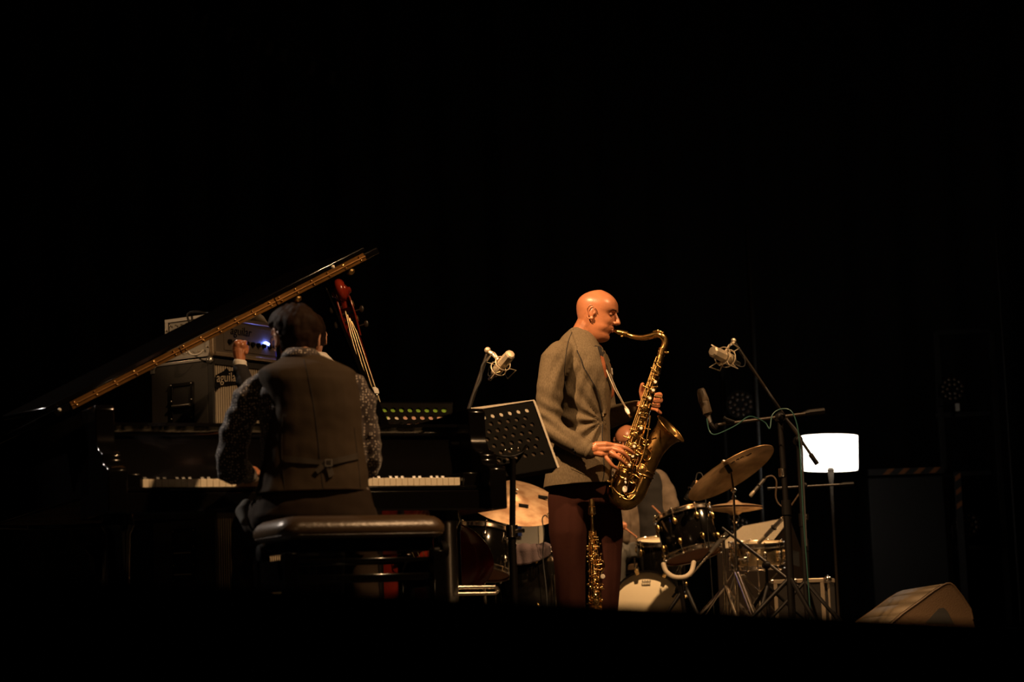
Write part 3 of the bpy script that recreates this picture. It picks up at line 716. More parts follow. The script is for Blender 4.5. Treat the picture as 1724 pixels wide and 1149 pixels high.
bk = thing('magazine', 'colourful magazine with green and pink pages on the far music stand', 'magazine', tl + uy * h_)
MB().prism(rect3(.02, w_ - .02, .01, h_ - .01, .012), nr * .006).build('back_page', M['paper'], bk)
MB().prism(rect3(.02, .18, .01, h_ - .01, .0095), nr * .002).build('green_page', M['green'], bk)
MB().prism(rect3(.18, w_ - .02, .01, .058, .0095), nr * .002).build('green_page', M['green'], bk)
MB().prism(rect3(.26, w_ - .02, .06, h_ - .01, .0095), nr * .002).build('pink_page', M['pink'], bk)
MB().prism(rect3(.36, .40, .11, .14, .008), nr * .001).build('red_mark', M['redp'], bk)

# ================================================================== MICROPHONES AND STANDS
def tripod(base, h, r=.011, name='leg', parent=None, m_='black', rot=0.3, spread=.34):
    for k in range(3):
        a = k * 2.094 + rot
        MB().tube([fl(base, .34), fl(base, .012) + V((cos(a), sin(a), 0)) * spread], [.011, .009]).build('leg', M[m_], parent)
def shock_mic(c, d, up, L, parent, scale=1.0):
    """large side-address microphone in an elastic cradle"""
    d = V(d).normalized(); a_, b_, _ = frame(d); up = V(up).normalized()
    r = .026 * scale
    MB().lathe([(r * .7, -L * .40), (r, -L * .34), (r, .0), (r * .96, .004)], c, d, 20).build('mic_body', M['nickel'], parent)
    MB().lathe([(r * .98, .004), (r, .012), (r * 1.02, L * .22), (r * .95, L * .42), (r * .72, L * .46), (r * .2, L * .47)], c, d, 8).build('mic_grille', M['nickel'], parent, sharp=25)
    MB().lathe([(r * .35, -L * .72), (r * .42, -L * .5), (r * .7, -L * .46), (r * .7, -L * .40)], c, d, 14).build('connector', M['steel'], parent)
    for q in (-.22, .02): MB().torus(c + d * L * q, d, r * 1.5, .0028 * scale, 20).build('cradle_ring', M['nickel'], parent)
    for k in range(4):
        an = pi / 4 + k * pi / 2; e = a_ * cos(an) + b_ * sin(an)
        MB().tube([c + d * L * -.22 + e * r * 1.5, c + d * L * -.30 + e * r * 2.5, c + d * L * .12 + e * r * 2.7, c + d * L * .02 + e * r * 1.5], .0026 * scale, 6).build('cradle_arm', M['nickel'], parent)
        MB().tube([c + d * L * -.22 + e * r * 1.5, c + d * L * -.1 + (a_ * cos(an + .8) + b_ * sin(an + .8)) * r * 1.05, c + d * L * .02 + e * r * 1.5], .0016 * scale, 5).build('elastic', M['string'], parent)
def boom_stand(name, label, base, joint, tip, tail, rp=.011, rb=.008, rot=.3, tl=None):
    t = thing(name, label, 'microphone stand', fl(base), 'boom microphone stands')
    mid = fl(base, joint.z * .55)
    MB().cyl(fl(base, .10), mid + ez * .05, rp * 1.3).build('lower_tube', M['black'], t)
    MB().cyl(mid, joint, rp).build('upper_tube', M['black'], t)
    m = MB(); m.cyl(mid + ez * .03, mid + ez * .10, rp * 1.7); m.build('tube_clutch', M['black'], t)
    m = MB(); dr = (tip - tail).normalized(); sd_ = V((0, -1, 0)); m.cyl(joint - sd_ * .03, joint + sd_ * .035, .024, n=16); m.ball(joint + sd_ * .045, (.02, .012, .02)); m.build('boom_clutch', M['black'], t)
    MB().cyl(tail, tip, rb).build('boom', M['boom'], t)
    tripod(base, .3, parent=t, rot=rot); return t
# left overhead-style microphone behind the near stand
tip = P(822, 592, 10.4); jt = P(772, 735, 10.4)
base = P(770, 900, 10.4)
bs = boom_stand('microphone_stand', 'tall boom stand holding the silver microphone left of the saxophonist', base, jt, tip, P(752, 800, 10.4), rb=.010)
MB().ball(P(821, 590, 10.39), .016).build('boom_end_cap', M['nickel'], bs)
MB().tube(spl([P(826, 600, 10.37), P(812, 616, 10.36), P(809, 640, 10.36), P(797, 665, 10.36), P(790, 690, 10.36)], 6), .006).build('cable', M['blackrub'], bs)
mc = thing('condenser_microphone', 'silver microphone in a wire cradle pointing up to the right', 'microphone', P(845, 612, 10.35))
d = (P(866, 596, 10.25) - P(836, 632, 10.4)).normalized()
shock_mic(P(846, 613, 10.33), d, ez, .20, mc, 1.0)
MB().tube([P(824, 593, 10.38), P(831, 597, 10.37), P(839, 606, 10.35)], [.009, .012, .009]).build('swivel', M['nickel'], mc)
MB().tube(spl([P(829, 634, 10.42), P(822, 632, 10.42), P(824, 618, 10.42), P(831, 608, 10.42)], 5), .003).build('cable_tail', M['blackrub'], mc)
# right silver microphone on the steep boom
tip = P(1236, 576, 11.5); jt = P(1343, 742, 11.6); base = P(1352, 900, 11.6)
bs = boom_stand('microphone_stand', 'boom stand whose steep arm carries the silver microphone over the drums', base, jt, tip, P(1376, 782, 11.6), rot=1.2)
MB().cyl(P(1364, 765, 11.6), P(1376, 782, 11.6), .013).build('counterweight', M['black'], bs)
MB().ball(P(1235, 574, 11.49), .014).build('boom_end_cap', M['nickel'], bs)
MB().tube(spl([P(1242, 588, 11.46), P(1259, 612, 11.56), P(1283, 644, 11.56), P(1300, 670, 11.48), P(1322, 703, 11.56), P(1347, 737, 11.5), P(1352, 800, 11.5), P(1358, 920, 11.5)], 6), .005).build('cable', M['blackrub'], bs)
MB().tube(spl([P(1238, 580, 11.46), P(1252, 600, 11.46), P(1254, 615, 11.46), P(1247, 618, 11.46), P(1234, 612, 11.46)], 6), .0035).build('cable', M['blackrub'], bs)
mc = thing('condenser_microphone', 'silver microphone in a wire cradle pointing left above the drums', 'microphone', P(1215, 600, 11.45))
d = (P(1195, 592, 11.35) - P(1232, 610, 11.5)).normalized()
shock_mic(P(1217, 600, 11.42), d, ez, .21, mc, 1.25)
MB().tube([P(1236, 577, 11.48), P(1228, 582, 11.46), P(1219, 596, 11.42), P(1211, 616, 11.42)], .007).build('swivel', M['nickel'], mc)
# black microphone on the horizontal boom
jt = P(1313, 703, 10.3); tip = P(1205, 716, 10.2); base = P(1330, 1000, 10.3); base = V((jt.x + .01, base.y, 0))
bs = boom_stand('microphone_stand', 'black stand with a level boom reaching towards the saxophone bell', base, jt, tip, P(1355, 697, 10.33), rp=.014, rb=.008, rot=.9)
MB().tube([P(1350, 697.5, 10.33), P(1362, 695, 10.34), P(1387, 692, 10.36)], [.009, .016, .016]).build('counterweight', M['black'], bs)
MB().cyl(P(1317, 789, 10.3), P(1318, 803, 10.3), .019).build('tube_collar', M['chrome'], bs)
MB().tube([P(1236, 711, 10.2), P(1222, 706, 10.19), P(1218, 703, 10.19)], .009).build('wing_screw', M['black'], bs)
mc = thing('black_microphone', 'flat dark microphone standing upright at the end of the level boom', 'microphone', P(1190, 700, 10.18))
a = P(1196, 712, 10.18); b = P(1179, 655, 10.18); d = (b - a).normalized(); sx = V((1, 0, 0)); sx = (sx - d * sx.dot(d)).normalized(); sy = d.cross(sx)
L = (b - a).length
def mq(s, x, y): return a + d * s * L + sx * x + sy * y
def mring(s, x, y): return [mq(s, x, y), mq(s, x, -y), mq(s, x * .4, -y * 1.5), mq(s, -x * .4, -y * 1.5), mq(s, -x, -y), mq(s, -x, y), mq(s, 0, y * 1.2)]
m_ = MB(); m_.rings([mring(.22, .012, .012), mring(.28, .021, .018), mring(.62, .022, .020)]); m_.build('mic_body', M['micdark'], mc, bevel=.001)
m_ = MB(); m_.rings([mring(.62, .024, .020), mring(.94, .018, .019), mring(1.0, .014, .014)]); m_.build('mic_grille', M['micdark'], mc, bevel=.001)
MB().cyl(mq(-.05, 0, 0), mq(.24, 0, 0), .010, .012).build('connector', M['steel'], mc)
MB().tube(spl([P(1196, 712, 10.17), P(1204, 722, 10.17), P(1206, 716, 10.2)], 4), .010).build('swivel', M['black'], mc)
cb = spl([P(1190, 705, 10.16), P(1194, 725, 10.16), P(1202, 732, 10.15), P(1216, 728, 10.15), P(1240, 716, 10.16), P(1258, 703, 10.17), P(1270, 703, 10.18), P(1288, 712, 10.2), P(1296, 722, 10.2), P(1300, 700, 10.22), P(1312, 690, 10.22), P(1328, 690, 10.22), P(1338, 703, 10.22), P(1345, 735, 10.22), P(1349, 800, 10.22), P(1353, 880, 10.22), P(1362, 1000, 10.22), fl(P(1364, 1040, 10.22), .01)], 6)
tag(MB().tube(cb, .0030, 8).build('teal_cable', M['teal']), 'thin teal cable draped over the level boom and hanging to the floor', 'cable')
# ================================================================== DRUM KIT
def drum(t, top, ax, Rr, dep, nl, shell, headm, bottom=None, hoop='chrome', lug='goldlug', rot=0.2, names='', long=True):
    a, b, c = frame(ax); top = V(top); bot = top - c * dep
    MB().lathe([(Rr * .985, 0), (Rr, -.004), (Rr, -dep + .004), (Rr * .985, -dep)], top, c, 40, cap=False).build('shell', M[shell], t)
    MB().lathe([(.0001, .004), (Rr * .97, .004), (Rr * 1.0, -.004)], top, c, 40, cap=False).build('drum_head', M[headm], t, 'pale upper drum head')
    MB().lathe([(.0001, -.004), (Rr * .97, -.004), (Rr * 1.0, .004)], bot, c, 40, cap=False).build('drum_head', M[bottom or headm], t)
    for q, s in ((top, 1), (bot, -1)):
        mb = MB(); mb.torus(q + c * .012 * s, c, Rr * 1.03, .0042, 40, 8); mb.torus(q - c * .014 * s, c, Rr * 1.045, .004, 40, 6)
        mb.lathe([(Rr * 1.028, .014 * s), (Rr * 1.034, -.014 * s)], q, c, 40, cap=False); mb.build('hoop', M[hoop], t)
    for k in range(nl):
        an = rot + 2 * pi * k / nl; e = a * cos(an) + b * sin(an)
        for q, s in ((top, -1), (bot, 1)):
            m_ = MB(); p0 = q + e * (Rr + .014)
            m_.cyl(p0 + c * .014 * -s, p0 + c * s * min(.06, dep * .45), .0032, n=6); m_.ball(p0 + c * .017 * -s, (.008, .008, .007), n=8, m=5)
            m_.build('tension_rod', M[hoop], t)
            m_ = MB(); m_.ball(q + e * (Rr + .010) + c * s * min(.06, dep * .42), (.013, .013, .024), Matrix((a, b, c)).transposed(), n=10, m=8); m_.build('lug', M[lug], t)
def cymbal(t, c, n, Rr, mt, bow=.04, bell=.055):
    prof = [(.006, -.001), (bell * .5, -.004), (bell, -.020), (bell * 1.15, -.023), (Rr * .6, -.023 - bow * .35), (Rr, -.023 - bow)]
    top = prof; bt = [(r, h - .0018) for r, h in reversed(prof)]
    MB().lathe(top + bt, V(c) + V(n).normalized() * .03, n, 64, cap=False).build('bronze_disc', M[mt], t)
def felt(t, c, n):
    n = V(n).normalized(); mb = MB(); mb.lathe([(.014, -.03), (.016, -.02), (.014, .03), (.010, .034)], c, n, 14); mb.build('felt', M['blackrub'], t)
    mb = MB(); mb.cyl(c + n * .03, c + n * .06, .004); mb.ball(c + n * .05, (.018, .005, .008)); mb.build('wing_nut', M['chrome'], t)
def cstand(t, pts, r=.011, rot=.4, spread=.3, m_='chrome'):
    pts = [V(p) for p in pts]
    MB().tube(pts[:2], [.006, .007]).build('tilter_rod', M[m_], t)
    MB().ball(pts[1], .017).build('tilter', M[m_], t)
    bs = fl(pts[-1])
    md = pts[1].lerp(bs, .45)
    MB().cyl(pts[1], md, .007).build('upper_tube', M[m_], t)
    MB().cyl(md, fl(bs, .10), .012).build('lower_tube', M[m_], t)
    m = MB(); m.cyl(md + ez * .02, md - ez * .03, .018); m.cyl(md, md + V((.045, -.01, 0)), .006); m.ball(md + V((.05, -.01, 0)), (.012, .005, .014)); m.build('height_clamp', M[m_], t)
    for k in range(3):
        a = k * 2.094 + rot; e = V((cos(a), sin(a), 0))
        for s in (-1, 1):
            q = V((-e.y, e.x, 0)) * .010 * s
            m = MB(); m.tube([fl(bs, .42) + q + e * .015, fl(bs, .02) + q + e * spread], .0045, 6); m.build('leg', M[m_], t)
        MB().tube([fl(bs, .14) + e * .01, fl(bs, .13) + e * spread * .72], .004, 6).build('leg_brace', M[m_], t)
        MB().ball(fl(bs, .016) + e * spread, .016).build('rubber_foot', M['blackrub'], t)
# bass drum
kc = P(1090, 1023, 13.6)
t = thing('bass_drum', 'small black bass drum with cream front head and little black emblem', 'drum', fl(kc, .0))
KR = kc.z - .012
a, b, c = frame((-.06, -1, .02)); 
MB().lathe([(KR * .95, 0), (KR * .95, -.34)], kc, c, 48, cap=False).build('shell', M['drum'], t)
MB().lathe([(.0001, -.002), (KR * .90, -.004), (KR * .95, -.012)], kc, c, 48, cap=False).build('front_head', M['headwhite'], t, 'cream front head')
MB().lathe([(.0001, -.336), (KR * .93, -.336)], kc, c, 48, cap=False).build('back_head', M['headwhite'], t)
for h0, h1 in ((.022, -.02), (-.32, -.365)):
    MB().lathe([(KR * .955, h0), (KR, h0), (KR, h1), (KR * .955, h1), (KR * .955, h0)], kc, c, 48, cap=False).build('hoop', M['drum'], t)
for k in range(8):
    an = .25 + 2 * pi * k / 8; e = a * cos(an) + b * sin(an)
    if (kc + e * KR).z < .03: continue
    m = MB(); m.box(kc + e * KR * .985 + c * .004, (.022, .035, .05), Matrix((e.cross(c), e, c)).transposed()); m.cyl(kc + e * (KR + .012) + c * .03, kc + e * (KR + .012) - c * .10, .0035); m.ball(kc + e * (KR + .014) - c * .11, .013); m.build('claw', M['goldlug'], t)
# emblem: three small peaks over a bar
e0 = kc + c * .0035 + b * 0; up = ez; sx = V((1, -.06, 0)).normalized()
ec = kc + up * KR * .68 + c * .004
m = MB()
for i in range(-3, 4): m.prism([ec + sx * (i * .008 - .004), ec + sx * (i * .008 + .004), ec + sx * i * .008 + up * (.016 if i % 2 else .009)], c * .001)
m.prism([ec + sx * -.026 - up * .006, ec + sx * .026 - up * .006, ec + sx * .026 - up * .002, ec + sx * -.026 - up * .002], c * .001)
m.build('emblem', M['black'], t, 'small black crown emblem')
# rack tom, small floor tom, snare, two drums at the left
t = thing('rack_tom', 'black tom drum with brass lugs tilted above the bass drum', 'drum', P(1157, 940, 13.2))
tax = V((-.20, .20, .96)).normalized(); ttop = P(1149, 868, 13.2)
drum(t, ttop, tax, .172, .25, 8, 'drum', 'headwhite', 'headtan', rot=.35)
q = ttop - tax * .13 + V((.06, .17, 0)); MB().cyl(q, fl(kc + V((.2, .2, 0)), KR * 1.9), .012).build('mount_arm', M['chrome'], t)
t = thing('small_tom', 'small black tom drum with white head behind the bass drum', 'drum', fl(P(1108, 912, 14.1)))
ttop = P(1112, 912, 14.1); drum(t, ttop, V((.0, -.17, .98)), .155, .34, 6, 'drum', 'headwhite', rot=.1)
for k in range(3):
    an = 1.2 + k * 2.094; e = V((cos(an), sin(an), 0)) * .175; MB().tube([fl(ttop) + e + ez * (ttop.z - .1), fl(ttop) + e * 1.02 + ez * .06, fl(ttop) + e * 1.15 + ez * .01], .006).build('leg', M['chrome'], t)
t = thing('snare_drum', 'brass shelled snare drum with white head on its stand', 'drum', fl(P(1275, 915, 13.8)))
ttop = P(1275, 917, 13.8); drum(t, ttop, V((.0, -.10, .99)), .165, .14, 10, 'snare', 'headwhite', lug='chrome', rot=.15)
for k in range(3):
    an = .4 + k * 2.094; e = V((cos(an), sin(an), 0)); m = MB(); m.tube([ttop - ez * .30, ttop - ez * .17 + e * .15, ttop - ez * .10 + e * .185], .005, 6); m.build('basket_arm', M['chrome'], t)
    m = MB(); m.tube([fl(ttop, .30), fl(ttop, .015) + e * .26], .005, 6); m.build('leg', M['chrome'], t)
MB().cyl(ttop - ez * .30, fl(ttop, .12), .012).build('stand_tube', M['chrome'], t)
t = thing('left_tom', 'black tom drum with chrome fittings beyond the treble end of the piano', 'drum', P(815, 975, 12.6))
t.name = 'rack_tom.001'
tax = V((.12, .22, .96)).normalized(); ttop = P(814, 896, 12.6); drum(t, ttop, tax, .175, .24, 8, 'drum', 'headwhite', 'headtan', lug='chrome', rot=.1)
MB().cyl(ttop - tax * .12 + V((0, .17, 0)), fl(ttop + V((0, .25, 0)), .0), .012).build('stand_tube', M['chrome'], t)
m = MB()
for x0, x1, y0, y1 in ((-.035, .035, .045, .055), (-.035, .035, -.055, -.045), (-.035, -.025, -.055, .055), (.025, .035, -.055, .055)): m.box(ttop - tax * .075 + V((-.045 + (x0 + x1) / 2, -.185, (y0 + y1) / 2)), (x1 - x0, .014, y1 - y0))
m.build('mount_plate', M['chrome'], t)
t = thing('floor_tom', 'large black floor tom partly covered by a towel', 'drum', fl(P(893, 925, 13.1)))
ttop = P(893, 928, 13.1); drum(t, ttop, V((0, .0, 1)), .20, .40, 8, 'drum', 'headwhite', rot=.15)
for k in range(3):
    an = 1.2 + k * 2.094; e = V((cos(an), sin(an), 0)) * .22; MB().tube([fl(ttop) + e + ez * (ttop.z - .15), fl(ttop) + e * 1.02 + ez * .06, fl(ttop) + e * 1.1 + ez * .01], .006).build('leg', M['chrome'], t)
# towel draped over the floor tom
mb = MB(); nx, ny = 26, 20; vs = []
for j in range(ny + 1):
    for i in range(nx + 1):
        x = -.175 + .29 * i / nx; s = -.08 + .30 * j / ny     # s: distance along the cloth, from the head over the front rim
        R_ = .212; yr = sqrt(max(.001, R_ ** 2 - min(abs(x), .2) ** 2))
        f = .012 * noise.noise(V((x * 16, s * 6, 1))) + .010 * sin(x * 55)
        if s < .1: p = V((x, -yr + (.1 - s) - .01, .022 + abs(f)))
        else: p = V((x * 1.02, -yr - .02 - abs(f) * 1.5, .018 - (s - .1) * (.9 - .35 * (i / nx - .4) ** 2 * 4)))
        vs.append(ttop + p)
W = nx + 1; mb.add(vs, [(j*W+i, j*W+i+1, (j+1)*W+i+1, (j+1)*W+i) for j in range(ny) for i in range(nx)])
o = mb.build('towel', M['towel'], None, sharp=80); sm = o.modifiers.new('s', 'SOLIDIFY'); sm.thickness = .008; tag(o, 'mauve towel draped over the large floor tom', 'towel')
# cymbals
c0 = P(1226, 789, 12.7); n0 = V((-.44, .26, .86)).normalized()
t = thing('ride_cymbal', 'large brown ride cymbal seen from beneath on its stand', 'cymbal', fl(P(1240, 900, 12.7)))
cymbal(t, c0, n0, .288, 'cym'); felt(t, c0, n0)
cstand(t, [c0 - n0 * .03, P(1235, 826, 12.7), P(1240, 1000, 12.7)], rot=.9)
m = MB(); a, b, _ = frame(n0)                      # handwritten looking marks beneath the cymbal
def under(x, y): return c0 - n0 * (.012 + .04 * ((x * x + y * y) / .083)) + V((1, 0, 0)) * 0 + uxc * x + uyc * y
uxc = (V((1, 0, 0)) - n0 * n0.x).normalized(); uyc = n0.cross(uxc); uyc = -uyc if uyc.y > 0 else uyc
for q in ([(.0, .13), (.012, .16), (.02, .13)], [(.028, .15), (.03, .17), (.045, .155), (.042, .14)], [(.055, .15), (.06, .175), (.075, .15)], [(.09, .16), (.10, .14), (.12, .17)]):
    m.tube([under(x, y) for x, y in q], .003, 5)
m.build('pen_mark', M['black'], t)
hc = P(1236, 851, 13.7)
t = thing('hi_hat', 'closed pair of hi-hat cymbals seen edge on', 'cymbal', fl(hc))
n1 = V((.02, .02, 1)); cymbal(t, hc + ez * .004, n1, .178, 'cymmatt', .02, .045); cymbal(t, hc - ez * .038, -n1, .178, 'cymmatt', .02, .045)
MB().cyl(hc + ez * .13, hc - ez * .25, .0045).build('pull_rod', M['chrome'], t)
cstand(t, [hc - ez * .07, hc - ez * .10, fl(hc)], rot=.1, spread=.24)
MB().lathe([(.014, -.0), (.018, .02), (.012, .05)], hc + ez * .01, ez, 14).build('clutch', M['chrome'], t)
MB().lathe([(.03, 0), (.034, .01), (.02, .03)], hc - ez * .09, ez, 16).build('seat_cup', M['black'], t)
c0 = P(866, 838, 13.3); n0 = V((.20, -.50, .84)).normalized()
t = thing('crash_cymbal', 'raw bronze crash cymbal with two dark tape squares behind the music stand', 'cymbal', fl(P(862, 900, 13.3)))
cymbal(t, c0, n0, .30, 'cymmatt'); felt(t, c0, n0)
uxc = (V((1, 0, 0)) - n0 * n0.x).normalized(); uyc = n0.cross(uxc)
for x, y in ((.18, .06), (.055, -.10)):
    m = MB(); rr = sqrt(x*x+y*y)
    m.prism([c0 + n0 * (.03 - .023 - .04 * (.35 * min(1, rr / .17)) + .006) + uxc * (x + dx) + uyc * (y + dy) for dx, dy in ((-.03, -.018), (.03, -.018), (.03, .018), (-.03, .018))], n0 * .003); m.build('tape_square', M['black'], t, 'dark square of damping tape')
cstand(t, [c0 - n0 * .02, c0 - n0 * .07 + V((.01, .02, -.03)), P(862, 1000, 13.35)], rot=.2)
# small microphones on the kit
def pencil(name, label, a, b, r, m1='steel', cat='microphone', head='nickel'):
    a, b = V(a), V(b); t = thing(name, label, cat, a.lerp(b, .5), 'small microphones on the drum kit'); d = (b - a)
    MB().cyl(a + d * .06, a + d * .72, r).build('mic_body', M[m1], t)
    MB().tube([a + d * .72, a + d * .75, a + d * .97, b], [r * .9, r * 1.02, r * 1.02, r * .8], 12).build('mic_capsule', M[head], t)
    MB().cyl(a - d * .10, a + d * .06, r * .75).build('connector', M['chrome'], t)
    MB().torus(a + d * .4, d, r * 1.3, r * .3, 16).build('clip', M['black'], t)
    return t
pencil('pencil_microphone', 'short silver pencil microphone beside the hi-hat', P(1288, 806, 13.2), P(1263, 836, 13.2), .011)
pencil('pencil_microphone', 'long silver pencil microphone aimed at the brass snare drum', P(1320, 871, 13.2), P(1277, 915, 13.35), .013)
pencil('tom_microphone', 'small black microphone clipped above the rack tom', P(1171, 812, 12.95), P(1155, 842, 12.95), .017, 'black', head='black')
pencil('tom_microphone', 'small dark microphone beside the large floor tom', P(925, 868, 12.8), P(944, 905, 12.8), .015, 'black', head='black')
tag(MB().tube(spl([P(1171, 810, 12.95), P(1174, 798, 12.95), P(1182, 800, 12.94), P(1187, 830, 12.93), P(1190, 880, 12.92), P(1194, 925, 12.92), P(1200, 1010, 12.92), fl(P(1204, 1035, 12.92), .006)], 6), .0034).build('black_cable', M['blackrub']), 'brown black cable hanging from the rack tom microphone', 'cable')
tag(MB().tube(spl([P(1290, 804, 13.15), P(1300, 802, 13.15), P(1307, 812, 13.15), P(1306, 838, 13.15), P(1314, 852, 13.15), P(1328, 855, 13.15), P(1338, 843, 13.15), P(1348, 828, 13.15)], 6), .005).build('black_cable', M['wedge']), 'dark cable looping from the pencil microphone beside the hi-hat', 'cable')
tag(MB().tube(spl([P(922, 872, 12.8), P(918, 868, 12.8), P(913, 875, 12.8), P(916, 900, 12.8), P(914, 940, 12.85), P(920, 1000, 12.85), fl(P(922, 1035, 12.85), .006)], 6), .0035).build('black_cable', M['blackrub']), 'thin dark cable beside the large floor tom', 'cable')
jt = P(1352, 819, 13.2); bs = boom_stand('microphone_stand', 'low stand with a level boom crossing behind the lamp pole', fl(jt), jt, P(1292, 823, 13.2), P(1420, 816, 13.2), rp=.009, rb=.007, rot=.5)
MB().tube([P(1413, 817, 13.2), P(1420, 816, 13.2), P(1437, 815, 13.2)], [.008, .013, .012]).build('counterweight', M['black'], bs)
MB().cyl(P(1357, 866, 13.15), P(1357, 876, 13.15), .016).build('tube_collar', M['chrome'], bs)
jt = P(1290, 952, 12.9); bs = boom_stand('microphone_stand', 'low black boom stand sloping down to the right in front of the snare drum', fl(jt), jt, P(1215, 889, 12.9), P(1342, 988, 12.9), rp=.009, rb=.009, rot=.1)
a = P(1224, 898, 12.7); b = P(1161, 970, 12.7); t = thing('boom_arm_stand', 'silver telescopic boom arm slanting across the rack tom to the bass drum', 'microphone stand', fl(P(1240, 960, 12.7)))
t.name = 'microphone_stand.006'
MB().cyl(a, a.lerp(b, .45), .013).build('boom', M['steel'], t); MB().cyl(a.lerp(b, .45), b, .010).build('inner_boom', M['chrome'], t); MB().cyl(b, P(1132, 1006, 12.75), .007).build('thin_boom', M['black'], t)
MB().lathe([(.012, 0), (.022, .02), (.022, .06), (.012, .08)], b.lerp(P(1132, 1006, 12.75), .3), P(1132, 1006, 12.75) - b, 14).build('mic_clip', M['black'], t)
q = a.lerp(b, .1); MB().cyl(q, fl(q), .010).build('upright', M['chrome'], t); tripod(q, .3, parent=t, m_='chrome', rot=.7)
MB().ball(q, .020).build('joint', M['chrome'], t)
# saxophone stand with padded U cradle
u = spl([P(1117, 951, 12.0), P(1122, 963, 11.98), P(1135, 972, 11.95), P(1153, 972, 11.95), P(1164, 963, 11.98), P(1168, 948, 12.0)], 6)
t = thing('instrument_stand', 'black stand with padded grey U cradle before the bass drum', 'instrument stand', fl(P(1150, 1000, 12.0)))
MB().caps(u, .0135).build('cradle', M['rubber'], t, 'grey foam padded U cradle')
q = P(1144, 975, 11.97); MB().tube([q, P(1147, 995, 12.0), fl(P(1156, 1030, 12.0), .10)], .014).build('post', M['black'], t); tripod(fl(P(1156, 1030, 12.0)), .3, parent=t, rot=1.0, spread=.24)

# ================================================================== CASES, WEDGES, LAMP, BACKGROUND
def wedge(label, N_, D, name='stage_monitor', grille=True):
    N_ = [V(p) for p in N_]; t = thing(name, label, 'stage monitor', fl(sum(N_, V()) / len(N_) + D * .5)); return t
Y0 = 12.0
prof = [P(1500, 1052, Y0), P(1520, 1034, Y0), P(1548, 1014, Y0), P(1572, 996, Y0), P(1588, 986, Y0), P(1594, 983.2, Y0), P(1600, 983, Y0), P(1606, 987, Y0), P(1620, 1005, Y0), P(1634, 1026, Y0), P(1638, 1044, Y0)]
floorR = fl(prof[-1]) + V((.02, 0, 0)); floorL = fl(prof[0]) + V((-.20, 0, 0))
far = P(1515, 996, 12.42) - P(1594, 983.2, 12.0)
full = [floorL] + prof + [floorR]
t = thing('stage_monitor', 'large wedge shaped stage monitor at the front right of the stage', 'stage monitor', fl(P(1560, 1030, 12.2)))
mb = MB(); fb = [p + far + V((0, 0, 0)) for p in full]; 
for i, p in enumerate(fb):
    if full[i].z < .01: p.z = 0
mb.rings([full, fb]); mb.build('cabinet_body', M['wedge'], t, sharp=50)
mb = MB(); g = full[1:7]; ed = [p + far * .06 + V((-.002, 0, .003)) for p in g]; ed2 = [p + far * .94 + V((-.002, 0, .003)) for p in g]
rg = []
for i in range(len(g) - 1): mb.add([ed[i], ed[i+1], ed2[i+1], ed2[i]], [(0, 1, 2, 3)])
o = mb.build('grille', M['wgrille'], t, 'pale perforated metal grille'); o.modifiers.new('s', 'SOLIDIFY').thickness = .004
mb = MB(); fr = (prof[2] - prof[2]); q = [P(1558, 1050, Y0), P(1572, 1034, Y0), P(1581, 1025, Y0), P(1589, 1024, Y0), P(1595, 1030, Y0), P(1606, 1052, Y0)]
ofs = V((0, -.004, 0)); mb.prism([p + ofs for p in q], V((0, .003, 0))); mb.build('handle_recess', M['blackrub'], t, 'black rounded handle recess')
mb = MB(); mb.tube([p + V((0, -.001, .001)) for p in full[1:-1]], .006, 6); mb.build('edge_rib', M['wedge'], t)
# monitor behind the drums
Y1 = 14.9
A1, A2, A3, A4 = P(1206, 925, Y1 - .1), P(1250, 889, Y1 + .25), P(1330, 874, Y1 + .25), P(1290, 925, Y1 - .15)
t = thing('stage_monitor', 'wedge monitor with finely perforated pale grille behind the snare drum', 'stage monitor', fl(P(1290, 900, Y1)))
side = [A4, A3, P(1353, 935, Y1 + .3), P(1356, 975, Y1 + .3)]; sf = [fl(A4), fl(side[3])]
mb = MB(); near = [A4, A3, side[2], side[3], fl(side[3]), fl(A4)]; dd = A1 - A4; mb.rings([near, [A1, A2, side[2] + dd, side[3] + dd, fl(side[3] + dd), fl(A1)]]); mb.build('cabinet_body', M['wedge2'], t, bevel=.006)
ux_ = (A4 - A1); uy_ = (A2 - A1); W_, H_ = ux_.length, uy_.length
gn = ux_.cross(uy_).normalized(); gn = gn if gn.y < 0 else -gn
n_, k_ = 26, 14
mb = MB()
for i in range(n_ + 1):
    x = i / n_; p = A1.lerp(A4, x) + gn * .006; q = A2.lerp(A3, x) + gn * .006; mb.prism([p, p + ux_.normalized() * .007, q + ux_.normalized() * .007, q], gn * .003)
for j in range(k_ + 1):
    y = j / k_; p = A1.lerp(A2, y) + gn * .006; q = A4.lerp(A3, y) + gn * .006; mb.prism([p, q, q + uy_.normalized() * .010, p + uy_.normalized() * .010], gn * .003)
o = mb.build('grille', M['mesh'], t, 'pale metal mesh grille'); o['kind'] = 'stuff'
m = MB(); m.prism([P(1312, 945, Y1 - .12), P(1325, 925, Y1 - .08), P(1345, 930, Y1 + .0), P(1346, 955, Y1 + .0)], (0, -.01, 0)); m.build('handle_recess', M['blackrub'], t)
